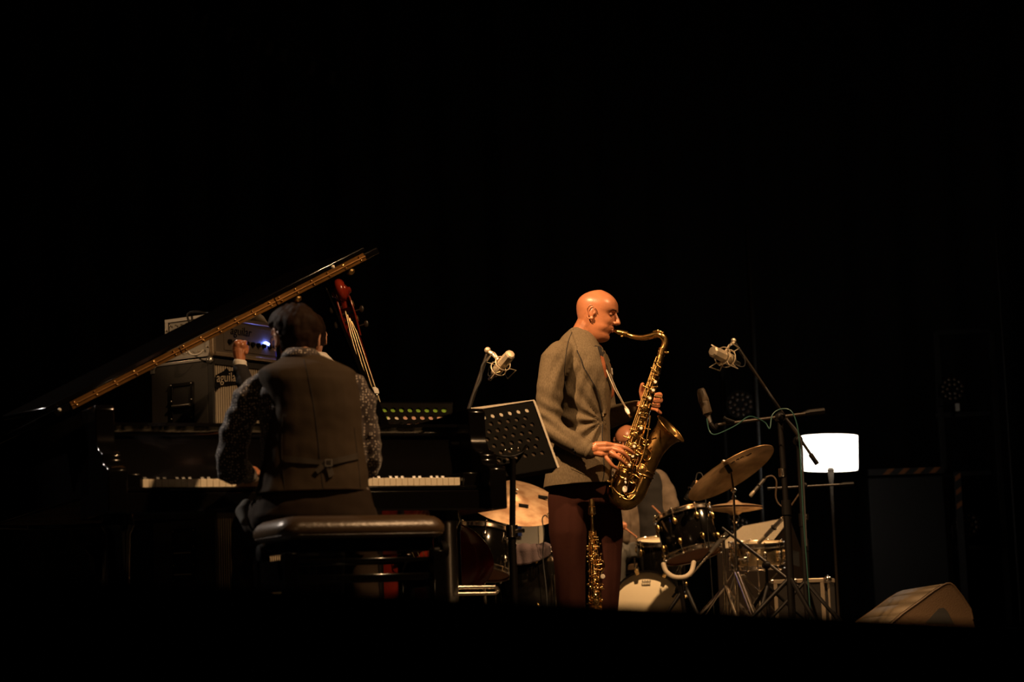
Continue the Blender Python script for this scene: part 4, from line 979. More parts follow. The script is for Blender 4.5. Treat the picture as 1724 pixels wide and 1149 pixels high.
# road case
t = thing('road_case', 'dark road case with pale metal edges and ball corner right of the drums', 'case', fl(P(1350, 1000, 13.3)))
c1 = P(1302, 978, 13.13); c2 = P(1396, 974, 13.06); zt = c2.z; x0 = V((c1.x, c1.y, 0)); x1 = V((c2.x, c2.y, 0)); cx_ = (x1 - x0); wl = cx_.length; cx_.normalize(); cy_ = V((-cx_.y, cx_.x, 0)); MC = Matrix((cx_, cy_, ez)).transposed()
def cb_(a, b, c, d, e, f, name, mt):
    m = MB(); m.box(x0 + cx_ * (a + b) / 2 + cy_ * (c + d) / 2 + ez * (e + f) / 2, (b - a, d - c, f - e), MC); return m.build(name, M[mt], t, bevel=.002)
cb_(0, wl, 0, .42, 0, zt, 'case_body', 'caseb')
for a, b in ((0, .022), (wl - .055, wl - .03), (wl - .012, wl)): cb_(a, b, -.005, .0, 0, zt, 'edge_trim', 'casealu')
cb_(0, wl, -.006, .02, zt - .022, zt + .002, 'edge_trim', 'casealu'); cb_(wl - .005, wl + .003, 0, .42, zt - .022, zt + .002, 'edge_trim', 'casealu')
for a in (0, wl * .42, wl):
    m = MB(); m.ball(x0 + cx_ * (a - .01) + ez * (zt - .008) - cy_ * .004, .026 if a == wl else .016); m.build('ball_corner', M['chrome'], t)
# floor lamp
lc = P(1397, 763, 16.0); t = thing('floor_lamp', 'standing lamp with a glowing white drum shade', 'lamp', fl(lc))
Rs = S(47, 16.0); hs = S(57, 16.0) / 2
m = MB(); m.lathe([(Rs * .985, -hs), (Rs, hs), (Rs - .004, hs), (Rs * .985 - .004, -hs), (Rs * .985, -hs)], lc, V((.035, 0, 1)), 48, cap=False); m.build('lamp_shade', M['shade'], t, 'glowing white fabric drum shade')
for s_, q_ in ((1, 1), (-1, .985)): MB().torus(lc + V((.035, 0, 1)) * hs * s_, V((.035, 0, 1)), Rs * q_, .003, 48).build('shade_ring', M['white'], t)
for k in range(3): MB().cyl(lc - ez * (hs - .02), lc - ez * (hs - .02) + V((cos(k * 2.09), sin(k * 2.09), 0)) * Rs * .98, .002).build('shade_spoke', M['steel'], t)
m = MB(); m.cyl(fl(lc, .02), lc - ez * (hs + .14), .010); m.lathe([(.010, -.16), (.022, -.02), (.026, -.004), (.03, .0), (.01, .02)], lc - ez * hs, ez, 16); m.build('pole', M['lampole'], t)
MB().lathe([(.14, 0), (.14, .012), (.02, .024)], fl(lc), ez, 32).build('foot', M['lampole'], t)
MB().ball(lc, (.032, .032, .045)).build('bulb', mat('bulb', (1, .9, .8), .5, emit=(1, .85, .7), es=6), t)
# blue-marked board behind the floor tom
t = thing('notice_board', 'upright pale grey panel with a blue square behind the crash cymbal', 'panel', fl(P(890, 900, 15.4)))
tl_, br_ = P(846, 850, 15.4), P(916, 940, 15.4)
m = MB(); m.prism([V((tl_.x, 15.4, 0)), V((br_.x, 15.4, 0)), V((br_.x, 15.4, tl_.z)), V((tl_.x, 15.4, tl_.z))], (0, .05, 0)); m.build('panel_board', M['board'], t)
m = MB(); m.prism([V((br_.x - .03, 15.38, 0)), V((br_.x, 15.38, 0)), V((br_.x, 15.38, tl_.z)), V((br_.x - .03, 15.38, tl_.z))], (0, .05, 0)); m.build('edge_trim', M['paper'], t)
a, b = P(862, 879, 15.38), P(879, 903, 15.38); m = MB(); m.prism([a, V((b.x, a.y, a.z)), b, V((a.x, a.y, b.z))], (0, -.004, 0)); m.build('blue_square', M['bluep'], t)
# round stage lights (unlit) on poles
def stage_light(name_, label, c, Rr, pole_to=None):
    t = thing('stage_light', label, 'stage light', c, 'unlit round stage lights')
    m = MB(); m.lathe([(Rr * .6, .18), (Rr * .95, .12), (Rr * 1.08, 0), (Rr * 1.08, -.01), (Rr, -.01), (Rr, .004), (.001, .004)], c, (0, 1, 0), 28, cap=False); m.build('housing', M['black'], t)
    for k, (rr, nn) in enumerate(((.42, 6), (.80, 12))):
        for i in range(nn):
            an = 2 * pi * i / nn + k * .26; m = MB(); m.ball(c + V((cos(an) * Rr * rr, -.004, sin(an) * Rr * rr)), (Rr * .145, .006, Rr * .145), n=10, m=6); m.build('lens', M['lens'], t)
    m = MB(); m.tube([c + V((-Rr * 1.1, .05, 0)), c + V((-Rr * 1.1, .05, -Rr * 1.35)), c + V((Rr * 1.1, .05, -Rr * 1.35)), c + V((Rr * 1.1, .05, 0))], .008, 6); m.build('yoke', M['black'], t)
    if pole_to: MB().cyl(c + V((0, .05, -Rr * 1.3)), V(pole_to), .014).build('bracket', M['black'], t)
    return t

t = stage_light('a', 'unlit round stage light high on the right hand tower', P(1604, 655, 17.2), .098, P(1604, 700, 17.5))
MB().box(P(1612, 686, 17.1), (.03, .02, .06)).build('clamp', M['board'], t)
stage_light('b', 'unlit round stage light low on the right hand tower', P(1628, 884, 17.2), .098, P(1628, 925, 17.5))
stage_light('c', 'unlit round stage light behind the steep boom arm', P(1246, 681, 17.2), .105, P(1217, 702, 17.6))
stage_light('d', 'unlit round stage light behind the hi-hat stand', P(1246, 892, 16.6), .085, fl(P(1246, 892, 16.66)))
def post(a, b, r, label, m_='steel', nm='lighting_pole'):
    a = P(*a); o = MB(); top = P(*b); o.cyl(fl(a), V((a.x, a.y, top.z)), r); tag(o.build(nm, M[m_]), label, 'pole')
M['poledark'] = mat('dark painted pole', (.012, .011, .010), .6, spec=.3)
M['towerblack'] = mat('black tower paint', (.006, .006, .006), .6)
post((1258, 380, 16.2), (1258, 380, 16.2), .020, 'tall grey lighting pole right of the steep boom arm', 'poledark')
post((1214, 600, 17.6), (1214, 600, 17.6), .022, 'dark pole behind the silver microphone that points left', 'poledark')
post((1688, 560, 16.8), (1688, 380, 16.8), .012, 'slim dark pole at the far right of the stage', 'poledark')
# right tower: frame carrying the lights
t = thing('light_tower', 'dark frame tower carrying two round stage lights', 'tower', fl(P(1615, 800, 17.5)))
for px in (1575, 1668):
    a = P(px, 560, 17.5); MB().box(V((a.x, a.y, a.z / 2)), (.05, .05, a.z)).build('upright', M['towerblack'], t, bevel=.004)
for py in (560, 700, 800, 925):
    a, b = P(1575, py, 17.5), P(1668, py, 17.5); b.z = a.z; MB().box((a + b) / 2, ((b - a).length, .04, .04)).build('crossbar', M['towerblack'], t, bevel=.004)
t2 = thing('striped_case', 'dark equipment cart with an orange and black striped edge', 'case', fl(P(1525, 900, 17.4)))
a, b = P(1462, 796, 17.3), P(1590, 794, 17.3); b.z = a.z
m = MB(); m.box(V(((a.x + b.x) / 2, 17.7, a.z / 2 - .02)), (b.x - a.x, .7, a.z - .04)); m.build('cart_body', M['towerblack'], t2, bevel=.01)
m = MB(); m.box(V(((a.x + b.x) / 2, 17.33, a.z)), (b.x - a.x, .06, .05)); m.build('bumper', M['tolexdark'], t2)
for i in range(4):
    x = P(1486 + i * 26, 797, 17.28).x; z = a.z; m = MB(); m.prism([V((x, 17.29, z - .023)), V((x + .05, 17.29, z - .023)), V((x + .10, 17.29, z + .023)), V((x + .05, 17.29, z + .023))], (0, -.003, 0)); m.build('stripe', M['hazy'], t2)
t3 = thing('striped_post', 'upright edge strip with orange and black stripes on the tower', 'post', fl(P(1612, 840, 17.2)))
a = P(1612, 795, 17.1); z1 = P(1612, 865, 17.1).z; m = MB(); m.box(V((a.x, 17.12, a.z / 2)), (.05, .03, a.z)); m.build('strip', M['tolexdark'], t3)
for i in range(3):
    z = z1 + (a.z - z1) * (i + .3) / 3; m = MB(); m.prism([V((a.x - .022, 17.10, z)), V((a.x + .022, 17.10, z + .03)), V((a.x + .022, 17.10, z + .07)), V((a.x - .022, 17.10, z + .04))], (0, -.002, 0)); m.build('stripe', M['hazy'], t3)

# lighting bar far above with a row of hooded lamps
t = thing('lighting_bar', 'thin dark lighting bar hanging high above the piano', 'lighting bar', P(430, 40, 17.0))
MB().cyl(P(320, 2, 17.0), P(560, 108, 17.0), .02).build('bar', M['poledark'], t)
for q in ((345, 14), (540, 100)): MB().cyl(P(q[0], q[1], 17.0), V((P(q[0], q[1], 17.0).x, 17.0, 9.0)), .008).build('suspension_cable', M['poledark'], t)
for i, (x, y) in enumerate(((334, 8), (375, 30), (424, 48), (444, 56), (466, 66), (514, 88), (548, 104))):
    c = P(x, y + 6, 17.0); t = thing('hanging_lamp', ('%s hooded lamp on the high lighting bar above the piano' % ('leftmost', 'second from left', 'third from left', 'middle', 'third from right', 'second from right', 'rightmost')[i]), 'stage light', c, 'hooded lamps on the high bar')
    m = MB(); m.lathe([(.02, .05), (.05, .03), (.07, -.08), (.066, -.08), (.03, .02)], c - ez * .07 + V((.04, 0, 0)), V((.35, -.3, 1)), 18, cap=False); m.build('hood', M['poledark'], t)
    MB().tube([c + V((0, 0, .01)), c + V((.03, -.02, -.05)), c + V((.045, -.02, -.06))], .009).build('hook', M['poledark'], t)
# ================================================================== PEOPLE
F_ = [(-.125, .035), (-.118, .058), (-.105, .078), (-.09, .082), (-.075, .078), (-.065, .083), (-.05, .088), (-.04, .086), (-.025, .090), (-.005, .088), (.015, .084), (.03, .092), (.045, .095), (.07, .090), (.09, .076), (.108, .052), (.12, .022), (.1255, 0)]
B_ = [(-.125, .02), (-.11, .0), (-.09, -.03), (-.06, -.066), (-.03, -.082), (0, -.094), (.03, -.101), (.06, -.098), (.085, -.082), (.105, -.055), (.12, -.022), (.1255, 0)]
W_ = [(-.125, .018), (-.115, .032), (-.095, .047), (-.07, .057), (-.045, .063), (-.01, .069), (.03, .074), (.06, .073), (.085, .062), (.105, .044), (.12, .018), (.1255, .001)]
def gauss(x, s): return math.exp(-(x / s) ** 2)
def head_mb(T, ears=True, puff=0):
    mb = MB(); rings = []; nz, nt = 72, 72
    for i in range(nz + 1):
        z = -.125 + .2505 * (1 - cos(pi * i / nz)) / 2
        f, b, w = smooth_tab(F_, z), smooth_tab(B_, z), smooth_tab(W_, z); ring = []
        xc = (f + b) / 2 * .35
        for k in range(nt):
            a = 2 * pi * k / nt; ca, sa = cos(a), sin(a)
            rx = (f - xc) if ca > 0 else (xc - b); p = 2.35
            q = (abs(ca / max(rx, 1e-4)) ** p + abs(sa / max(w, 1e-4)) ** p) ** (-1 / p)
            x, y = xc + ca * q, sa * q
            if ca > 0:
                s = abs(y)
                x += -.013 * gauss(s - .031, .015) * gauss(z - .014, .013)             # eye sockets
                x += .004 * gauss(s - .030, .02) * gauss(z - .037, .009)               # brow ridge
                x += .005 * gauss(s - .045, .016) * gauss(z + .018, .016)              # cheekbones
                x += -.003 * gauss(s, .03) * gauss(z + .078, .008); lx = (s - .020) * .92 + (z + .018) * .35; x += -.0035 * gauss(lx, .004) * gauss(z + .04, .022)                     # crease over the chin
                y += (1 if y > 0 else -1) * puff * gauss(z + .055, .022) * gauss(x - .055, .03)
            ring.append(T @ V((x, y, z)))
        rings.append(ring)
    mb.rings(rings)
    def t(*p): return T @ V(p)
    M3 = T.to_3x3()
    mb.tube([t(.082, 0, .030), t(.094, 0, .012), t(.106, 0, -.008), t(.110, 0, -.020)], [.007, .0085, .0105, .0115], 14)
    mb.ball(t(.110, 0, -.018), (.012, .013, .0105), M3)
    for s in (-1, 1):
        mb.ball(t(.097, s * .0125, -.023), (.011, .0075, .0085), M3)
        if ears:
            c = V((-.004, s * .074, .002)); loop = []
            for k in range(13):
                a = .35 + k / 12 * 4.5
                loop.append(T @ (c + V((cos(a) * .018 - .006, s * (.011 + .006 * (a < 2.8)), sin(a) * .029 + .004 * sin(a)))))
            mb.tube(loop, .0045, 8); mb.ball(T @ (c + V((-.002, s * .002, .0))), (.015, .007, .026), M3); mb.ball(T @ (c + V((.004, s * .004, -.028))), (.008, .006, .009), M3)
            mb.ball(T @ (c + V((.012, s * .003, -.002))), (.005, .006, .008), M3)
    mb.ball(t(.0855, 0, -.046), (.0105, .024, .0060), M3); mb.ball(t(.084, 0, -.057), (.0105, .021, .0068), M3)
    return mb
def headT(c, fwd, up):
    f = V(fwd).normalized(); l = V(up).cross(f).normalized(); u = f.cross(l)
    m = Matrix((f, l, u)).transposed().to_4x4(); m.translation = V(c); return m
def sleepy_eyes(T, parent):
    M3 = T.to_3x3()
    for s in (-1, 1):
        MB().ball(T @ V((.0695, s * .031, .013)), .0120, n=18, m=14).build('eyelid', M['lid_skin'], parent)
        MB().tube(spl([T @ V((.0795, s * .021, .010)), T @ V((.0830, s * .031, .0065)), T @ V((.0775, s * .040, .0085)), T @ V((.070, s * .046, .011))], 4), [.0012, .0018, .0018, .001], 6).build('lashes', M['browhair'], parent)
        MB().tube([T @ V((.0925, s * .012, .030)), T @ V((.0930, s * .026, .036)), T @ V((.083, s * .044, .036)), T @ V((.074, s * .052, .030))], [.002, .0034, .003, .001], 8, flat=.6).build('eyebrow', M['browhair'], parent)
def face_bits(T, parent, brow=True):
    M3 = T.to_3x3()
    for s in (-1, 1):
        e = T @ V((.0715, s * .031, .014)); eb = MB().ball(e, .0118, n=16, m=12).build('eye', M['eye'], parent)
        MB().ball(T @ V((.0822, s * .0325, .0115)), (.0016, .0052, .0045), M3).build('iris', M['iris'], eb)
        m = MB(); m.tube([T @ V((.0800, s * (.019), .020)), T @ V((.0868, s * .029, .0225)), T @ V((.083, s * .040, .018)), T @ V((.076, s * .046, .012))], [.004, .0062, .006, .003], 8); m.tube([T @ V((.080, s * (.020), .006)), T @ V((.0845, s * .031, .0035)), T @ V((.076, s * .045, .007))], [.0025, .0035, .0025], 8); m.build('upper_eyelid', M['skin'], parent)
        if brow:
            m = MB(); m.tube([T @ V((.0925, s * .014, .033)), T @ V((.0925, s * .028, .040)), T @ V((.083, s * .044, .039)), T @ V((.074, s * .052, .033))], [.002, .0032, .0028, .001], 8, flat=.6); m.build('eyebrow', M['browhair'], parent)
def finger(mb, pts, r0, r1):
    pts = spl(pts, 4); n = len(pts); mb.tube(pts, [r0 + (r1 - r0) * i / (n - 1) for i in range(n)], 12); mb.ball(pts[-1], r1, n=12, m=8); mb.ball(pts[0], r0)
    return mb
def wr(a, s=30, amp=.004):      # soft cloth folds
    return lambda p: amp * (noise.noise(V((p.x * s * .4, p.y * s * .4, p.z * s)) + V((a, 0, 0))) + .4 * noise.noise(p * s * 1.7))
def loft(secs, Y, n=36, p=2.4):
    """secs: (photo y, x left, x right, half depth, extra Y)"""
    rings = []
    for s in secs:
        y, xl, xr, hd = s[:4]; dy = s[4] if len(s) > 4 else 0
        c = P((xl + xr) / 2, y, Y + dy); rx = S((xr - xl) / 2, Y + dy); ring = []
        for k in range(n):
            a = 2 * pi * k / n; ca, sa = cos(a), sin(a); q = (abs(ca) ** p + abs(sa) ** p) ** (-1 / p)
            ring.append(c + cam_r * (ca * q * rx) + V((0, 1, 0)) * (sa * q * hd))
        rings.append(ring)
    return rings

# ------------------------------------------------------------------ the saxophonist
SY = 10.1
man = thing('person', 'bald man in a grey brown jacket and maroon trousers playing a tenor saxophone', 'person', fl(P(985, 900, SY)))
hc = P(1004, 532, SY); f = V((.945, -.24, -.22)); upv = V((.20, 0, .98))
T = headT(hc, f, upv) @ Matrix.Scale(1.0, 4)
mb = head_mb(T, puff=.006)
mb.caps([T @ V((-.022, .0, -.03)), T @ V((-.045, 0, -.09)), P(984, 592, SY + .01), P(978, 625, SY + .02)], [.060, .059, .066, .08], 16)
def neckrel(p): return 0
body = fuse(mb, .0032, 3, 'body', M['skin'], man, 'warm lit bald head and neck')
sleepy_eyes(T, man)
# lips closing on the mouthpiece
m = MB(); m.torus(T @ V((.088, 0, -.051)), T.to_3x3() @ V((1, 0, .05)), .0125, .0045, 20, 8); m.build('lips', M['lip'], man)
# jacket
A = lambda x, y, dy=0: P(x, y, SY + dy)
mb = MB()
mb.rings(loft([(553, 962, 992, .055, .02), (566, 948, 1003, .09, .02), (582, 936, 1010, .145, .02), (600, 931, 1021, .185, .02), (625, 930, 1030, .20, .02), (660, 932, 1031, .19, .02), (700, 934, 1026, .165, .02), (735, 930, 1027, .165, .02), (775, 922, 1030, .19, .02), (812, 916, 1029, .205, .02), (830, 915, 1029, .21, .02)], SY))
shn = A(934, 607, -.17); eln = A(924, 712, -.20); wrn = A(1001, 762, -.26)
mb.caps([A(945, 598, -.12), shn, A(925, 655, -.20), eln], [.070, .068, .062, .058], 16)
mb.caps([eln, A(936, 728, -.22), A(965, 745, -.24), A(992, 760, -.255)], [.060, .060, .052, .040], 16)
shf = A(995, 607, .20); elf = A(1022, 705, .24); 
mb.caps([shf, A(1012, 655, .26), elf], [.065, .06, .055], 16)
mb.caps([elf, A(1045, 697, .20), A(1072, 688, .12)], [.055, .050, .040], 16)
cuffdir = (A(992, 760, -.255) - A(965, 745, -.24)).normalized()
elb, btn, arm_ = A(930, 722, -.2), A(1012, 712, -.05), A(955, 640, -.18)
def jfold(p):
    d = .003 * noise.noise(p * 9)
    w1 = gauss((p - elb).length, .12); d += .010 * w1 * sin((p.z * 1.0 + p.x * .75) * 95 + 3 * noise.noise(p * 7))
    q = p - btn; an = math.atan2(q.z, q.x); d += .008 * gauss((q.length - .12), .13) * sin(an * 11 + 2.5 * noise.noise(p * 6)) * (1 if p.x < btn.x + .02 else 0)
    q = p - arm_; d += .006 * gauss(q.length, .11) * sin((q.x * 1.3 - q.z * .6) * 80 + 2 * noise.noise(p * 5))
    return d
hemz = A(970, 818).z
jk = fuse(mb, .007, 3, 'jacket', M['jacket'], man, 'grey brown wool suit jacket', disp=jfold, cut=[(A(970, 818), V((.04, 0, -1)))])
tj = bvh(jk)
# diagonal pull folds on sleeve and waist, collar, lapels, pocket
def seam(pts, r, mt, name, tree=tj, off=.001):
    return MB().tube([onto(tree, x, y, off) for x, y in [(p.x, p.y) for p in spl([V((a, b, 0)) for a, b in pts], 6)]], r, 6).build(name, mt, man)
patch(tj, [(962, 556), (984, 560), (1010, 610), (985, 625)], .006, .006, 8, 14).build('collar', M['jacket'], man)
patch(tj, [(971, 590), (1004, 586), (1022, 655), (1003, 660)], .009, .006, 10, 16).build('lapel', M['jacket'], man)
patch(tj, [(1003, 658), (1022, 652), (1019, 700), (1015, 702)], .009, .006, 8, 12).build('lapel', M['jacket'], man)
patch(tj, [(1010, 585), (1016, 588), (1031, 622), (1028, 660)], .006, .005, 6, 10).build('lapel', M['jacket'], man)
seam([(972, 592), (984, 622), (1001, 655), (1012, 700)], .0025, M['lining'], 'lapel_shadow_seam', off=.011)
seam([(1015, 700), (1014, 740), (1017, 790), (1014, 812)], .003, M['lining'], 'front_edge')
seam([(965, 555), (957, 575), (953, 594), (950, 630), (954, 660)], .0018, M['lining'], 'armhole_seam')
patch(tj, [(970, 770), (990, 777), (984, 800), (962, 790)], .004, .003, 6, 6).build('pocket_flap', M['jacket'], man)
for x, y in ((964, 756), (967, 760), (970, 764)):
    MB().ball(onto(tj, x, y, .002), (.006, .004, .006)).build('sleeve_button', M['black'], man)
MB().ball(onto(tj, 998, 816, .004), (.011, .006, .011)).build('jacket_button', M['pearl'], man)
patch(tj, [(1027, 620), (1030, 622), (1031, 632), (1028, 630)], .006, .003, 3, 3).build('pocket_square', M['white'], man)
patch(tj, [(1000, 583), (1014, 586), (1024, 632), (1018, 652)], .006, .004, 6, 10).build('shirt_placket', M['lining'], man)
patch(tj, [(1009, 600), (1015, 603), (1021, 634), (1016, 640)], .0075, .004, 5, 8).build('shirt', M['tee'], man, 'rust coloured shirt in the open collar')
# shirt in the open front
m = MB(); m.caps([A(1000, 592, -.0), A(1010, 620, .0), A(1017, 660, .0)], [.045, .055, .05]); fuse(m, .006, 2, 'shirt', M['tee'], man, 'rust coloured open shirt')
m = MB(); m.caps([A(1002, 583, -.02), A(1012, 610, -.055), A(1019, 640, -.07)], [.020, .022, .018]); fuse(m, .005, 2, 'shirt_placket', M['lining'], man)
# trousers: two legs from one waist
mb = MB()
mb.rings(loft([(790, 930, 1018, .13, .02), (820, 926, 1030, .15, .02), (850, 930, 1040, .15, .02)], SY))
mb.caps([A(958, 840, -.02), A(957, 900, -.05), A(958, 960, -.04), A(962, 1040, -.02), A(964, 1112, .0)], [.100, .088, .072, .062, .058], 18)
mb.caps([A(1008, 840, .10), A(1018, 900, .08), A(1020, 960, .08), A(1014, 1040, .10), A(1012, 1112, .12)], [.100, .090, .076, .064, .060], 18)
fuse(mb, .009, 4, 'trousers', M['maroon'], man, 'dark maroon wool trousers', disp=lambda p: .010 * noise.noise(V((p.x * 26, p.y * 20, p.z * 3.5))))
for x, dy in ((966, -.02), (1016, .10)):
    q = A(x, 1112, dy); m = MB(); m.tube([fl(q, .05) + V((-.08, .01, 0)), fl(q, .05), fl(q, .04) + V((.10, -.02, 0)), fl(q, .03) + V((.19, -.04, 0))], [.036, .045, .042, .026], 14, flat=.9); m.build('shoe', M['shoe'], man)
# right hand (near, low)
m = MB(); wq = A(990, 757, -.262)
m.caps([wq, A(1003, 755, -.268)], [.026, .027])
m.caps([A(1004, 750, -.275), A(1020, 749, -.285), A(1034, 751, -.27)], [.017, .0155, .0125])
m.caps([A(1003, 756, -.272), A(1020, 757, -.285), A(1032, 756, -.275)], [.018, .0165, .0125])
m.caps([A(1002, 762, -.27), A(1014, 765, -.28), A(1024, 764, -.275)], [.018, .016, .012])
m.ball(A(1014, 756, -.27), (.046, .016, .024)); m.ball(A(1026, 755, -.275), (.022, .014, .022))
finger(m, [A(1031, 750, -.27), A(1048, 753, -.285), A(1060, 759, -.275), A(1066, 764, -.262)], .0115, .0082)
finger(m, [A(1029, 755, -.275), A(1045, 760, -.295), A(1054, 768, -.285), A(1059, 776, -.268)], .0118, .0085)
finger(m, [A(1023, 759, -.275), A(1038, 768, -.295), A(1048, 777, -.285), A(1054, 783, -.27)], .0112, .008)
finger(m, [A(1016, 764, -.272), A(1024, 775, -.285), A(1032, 785, -.28), A(1040, 790, -.265)], .0102, .0075)
finger(m, [A(1006, 760, -.255), A(1022, 766, -.20), A(1038, 768, -.16), A(1048, 762, -.14)], .0125, .010)
rh = fuse(m, .0026, 2, 'hand', M['skin'], man, 'right hand with spread fingers')
for a, b in (((1064, 762), -.268), ((1057, 774), -.276), ((1052, 781), -.278), ((1038, 788), -.273)):
    MB().ball(A(a[0], a[1], b), (.0055, .002, .0045)).build('fingernail', M['skin2'], man)
MB().lathe([(.040, 0), (.042, .012), (.040, .016)], A(990, 758, -.256), cuffdir, 20, cap=False).build('jacket_cuff', M['jacket'], man)
# left hand (far, high) curling round the tube
m = MB(); m.caps([A(1071, 688, .12), A(1084, 683, .08)], [.026, .027]); m.caps([A(1086, 678, .06), A(1097, 672, .035)], [.024, .020]); m.caps([A(1088, 688, .06), A(1098, 684, .035)], [.024, .018])
finger(m, [A(1098, 668, .02), A(1110, 664, -.01), A(1112, 667, -.05), A(1104, 668, -.075)], .0105, .0085)
finger(m, [A(1099, 674, .02), A(1111, 672, -.01), A(1112, 676, -.05), A(1102, 677, -.078)], .0108, .0085)
finger(m, [A(1098, 681, .02), A(1108, 681, -.01), A(1107, 685, -.05), A(1096, 683, -.075)], .0105, .0082)
finger(m, [A(1096, 688, .02), A(1105, 690, -.01), A(1110, 694, -.035), A(1112, 696, -.045)], .0095, .0075)
finger(m, [A(1083, 674, .06), A(1080, 660, .05), A(1081, 652, .035), A(1082, 648, .025)], .013, .0105)
fuse(m, .0028, 2, 'hand', M['skin'], man, 'left hand gripping the upper tube')

# ------------------------------------------------------------------ tenor saxophone
QY = SY - .13
Q = lambda x, y, dy=0: P(x, y, QY + dy)
sax = thing('tenor_saxophone', 'tenor saxophone in aged gold lacquer held by the bald man', 'saxophone', Q(1050, 848))
m = MB(); m.tube([Q(1034, 557, .12), Q(1044, 560, .115), Q(1056, 563, .11)], [.006, .0135, .0145], 14); m.torus(Q(1049, 561.5, .112), Q(1056, 563, .11) - Q(1044, 560, .115), .0125, .002, 18)
mp_ = m.build('mouthpiece', M['sax'], sax); 
MB().ball(Q(1047, 567, .10), (.006, .004, .006)).build('ligature_screw', M['sax'], mp_)
nk = spl([Q(1055, 563, .11), Q(1066, 567, .10), Q(1080, 569, .07), Q(1093, 567, .04), Q(1104, 564, .02), Q(1113, 565, .0), Q(1119, 572, .0), Q(1119, 582, .0), Q(1115, 592, .0)], 5)
m = MB(); m.tube(nk, [.0105, .012, .013, .014, .0145, .015, .0155, .016, .017], 16); nkp = m.build('neck', M['sax'], sax)
m = MB(); m.tube([p + cam_u * .018 for p in nk[18:36]], .0025, 6); m.ball(nk[22] + cam_u * .018, .007); m.ball(nk[27] + cam_u * .018, .006); m.build('octave_key', M['sax'], sax)
m = MB(); m.cyl(Q(1116, 587), Q(1113, 598), .019); m.cyl(Q(1108, 592, -.01), Q(1123, 594, -.01), .005); m.ball(Q(1124, 594, -.01), (.008, .004, .006)); m.build('neck_receiver', M['sax'], sax)
bt = [Q(1114, 594), Q(1105, 625), Q(1092, 668), Q(1079, 710), Q(1066, 752), Q(1055, 785), Q(1047, 805, .01)]
bow = [Q(1040, 818, .01), Q(1037, 832, .02), Q(1046, 842, .03), Q(1058, 842, .04), Q(1069, 832, .05), Q(1077, 815, .05)]
bl_t = [Q(1083, 800, .05), Q(1091, 778, .045), Q(1101, 757, .040), Q(1112, 741, .036), Q(1122, 730, .029), Q(1129.5, 722.5, .021)]
m = MB(); m.tube(spl(bt, 5), [.015, .020, .025, .030, .034, .037, .039], 24); bodyt = m.build('main_tube', M['sax'], sax)
m = MB(); m.tube(spl(bt[-1:] + bow + bl_t[:1], 6), [.039, .041, .043, .045, .046, .046, .046, .046], 28); m.build('bow', M['sax'], sax)
pts_ = spl(bl_t, 8); rr = [lerp([(0, .046), (.4, .050), (.65, .056), (.82, .064), (.93, .073), (1, .082)], i / (len(pts_) - 1)) for i in range(len(pts_))]
m = MB(); m.tube(pts_, rr, 40, cap=False); bl_o = m.build('bell', M['saxdark'], sax); sm = bl_o.modifiers.new('s', 'SOLIDIFY'); sm.thickness = .0015
bdir = (pts_[-1] - pts_[-3]).normalized()
MB().torus(pts_[-1], bdir, .083, .0028, 48, 8).build('bell_rim', M['sax'], sax)
for pt, dr, r in ((bt[-1], bt[-1] - bt[-2], .041), (bl_t[0], bl_t[1] - bl_t[0], .049), (bl_t[0].lerp(bl_t[1], .35), bl_t[1] - bl_t[0], .050)):
    m = MB(); m.torus(pt, dr, r, .004, 32); m.build('band', M['sax'], sax)
ax = (bt[4] - bt[1]).normalized(); sdv = cam_r.copy(); sdv = (sdv - ax * sdv.dot(ax)).normalized(); nv = V((0, -1, 0)); nv = (nv - ax * nv.dot(ax)).normalized()
def on(s, x, d):    # s metres down the tube from the receiver, x sideways, d towards the viewer
    return bt[0] + ax * s + sdv * x + nv * d
TL = (bt[-1] - bt[0]).length
def trad(s): return .015 + .024 * s / TL
def cup(c, nn, r, parent=sax, pearl=False, mt='sax'):
    m = MB(); m.lathe([(r * .9, -.010), (r, -.006), (r, .001), (r * .8, .003), (r * .25, .0025), (.0001, .006)], c, nn, 20); o = m.build('key_cup', M[mt], parent)
    if pearl: MB().lathe([(.0068, .004), (.0072, .008), (.006, .0105), (.0001, .0105)], c, nn, 14).build('pearl_touch', M['pearl'], o)
    return o
rs = random.Random(5)
for i, (s, x, r, pr_l) in enumerate(((.10, .006, .011, 0), (.145, .010, .010, 1), (.185, .012, .013, 1), (.225, .008, .013, 1), (.275, .0, .016, 0), (.31, -.004, .014, 0), (.37, .010, .015, 1), (.41, -.006, .016, 0), (.46, .004, .018, 1), (.505, .010, .019, 1), (.55, .008, .019, 1))):
    cup(on(s, x, trad(s) + .014), nv + sdv * .1, r, pearl=bool(pr_l))
    m = MB(); m.tube([on(s, x, trad(s) + .020), on(s, -.5 * trad(s) - .012, trad(s) + .016)], .0028, 6); m.build('key_arm', M['sax'], sax)
for x, d, s0, s1 in ((-.020, .022, .06, .60), (-.027, .012, .03, .62), (.020, .016, .22, .60), (-.012, .030, .30, .56)):
    m = MB(); k0 = 1 + .6 * 0
    m.tube([on(s0, x * (.6 + s0), d + trad(s0) * .4), on(s1, x * (.9 + s1 * .9), d + trad(s1) * .6)], .0032, 8)
    m.build('long_rod', M['sax'], sax)
    for j in range(6):
        s = s0 + (s1 - s0) * j / 5; f0 = on(s0, x * (.6 + s0), d + trad(s0) * .4).lerp(on(s1, x * (.9 + s1 * .9), d + trad(s1) * .6), j / 5)
        MB().cyl(f0, f0 - nv * .022, .0036).build('post', M['sax'], sax); MB().ball(f0, .0048, n=10, m=6).build('post_ball', M['sax'], sax)
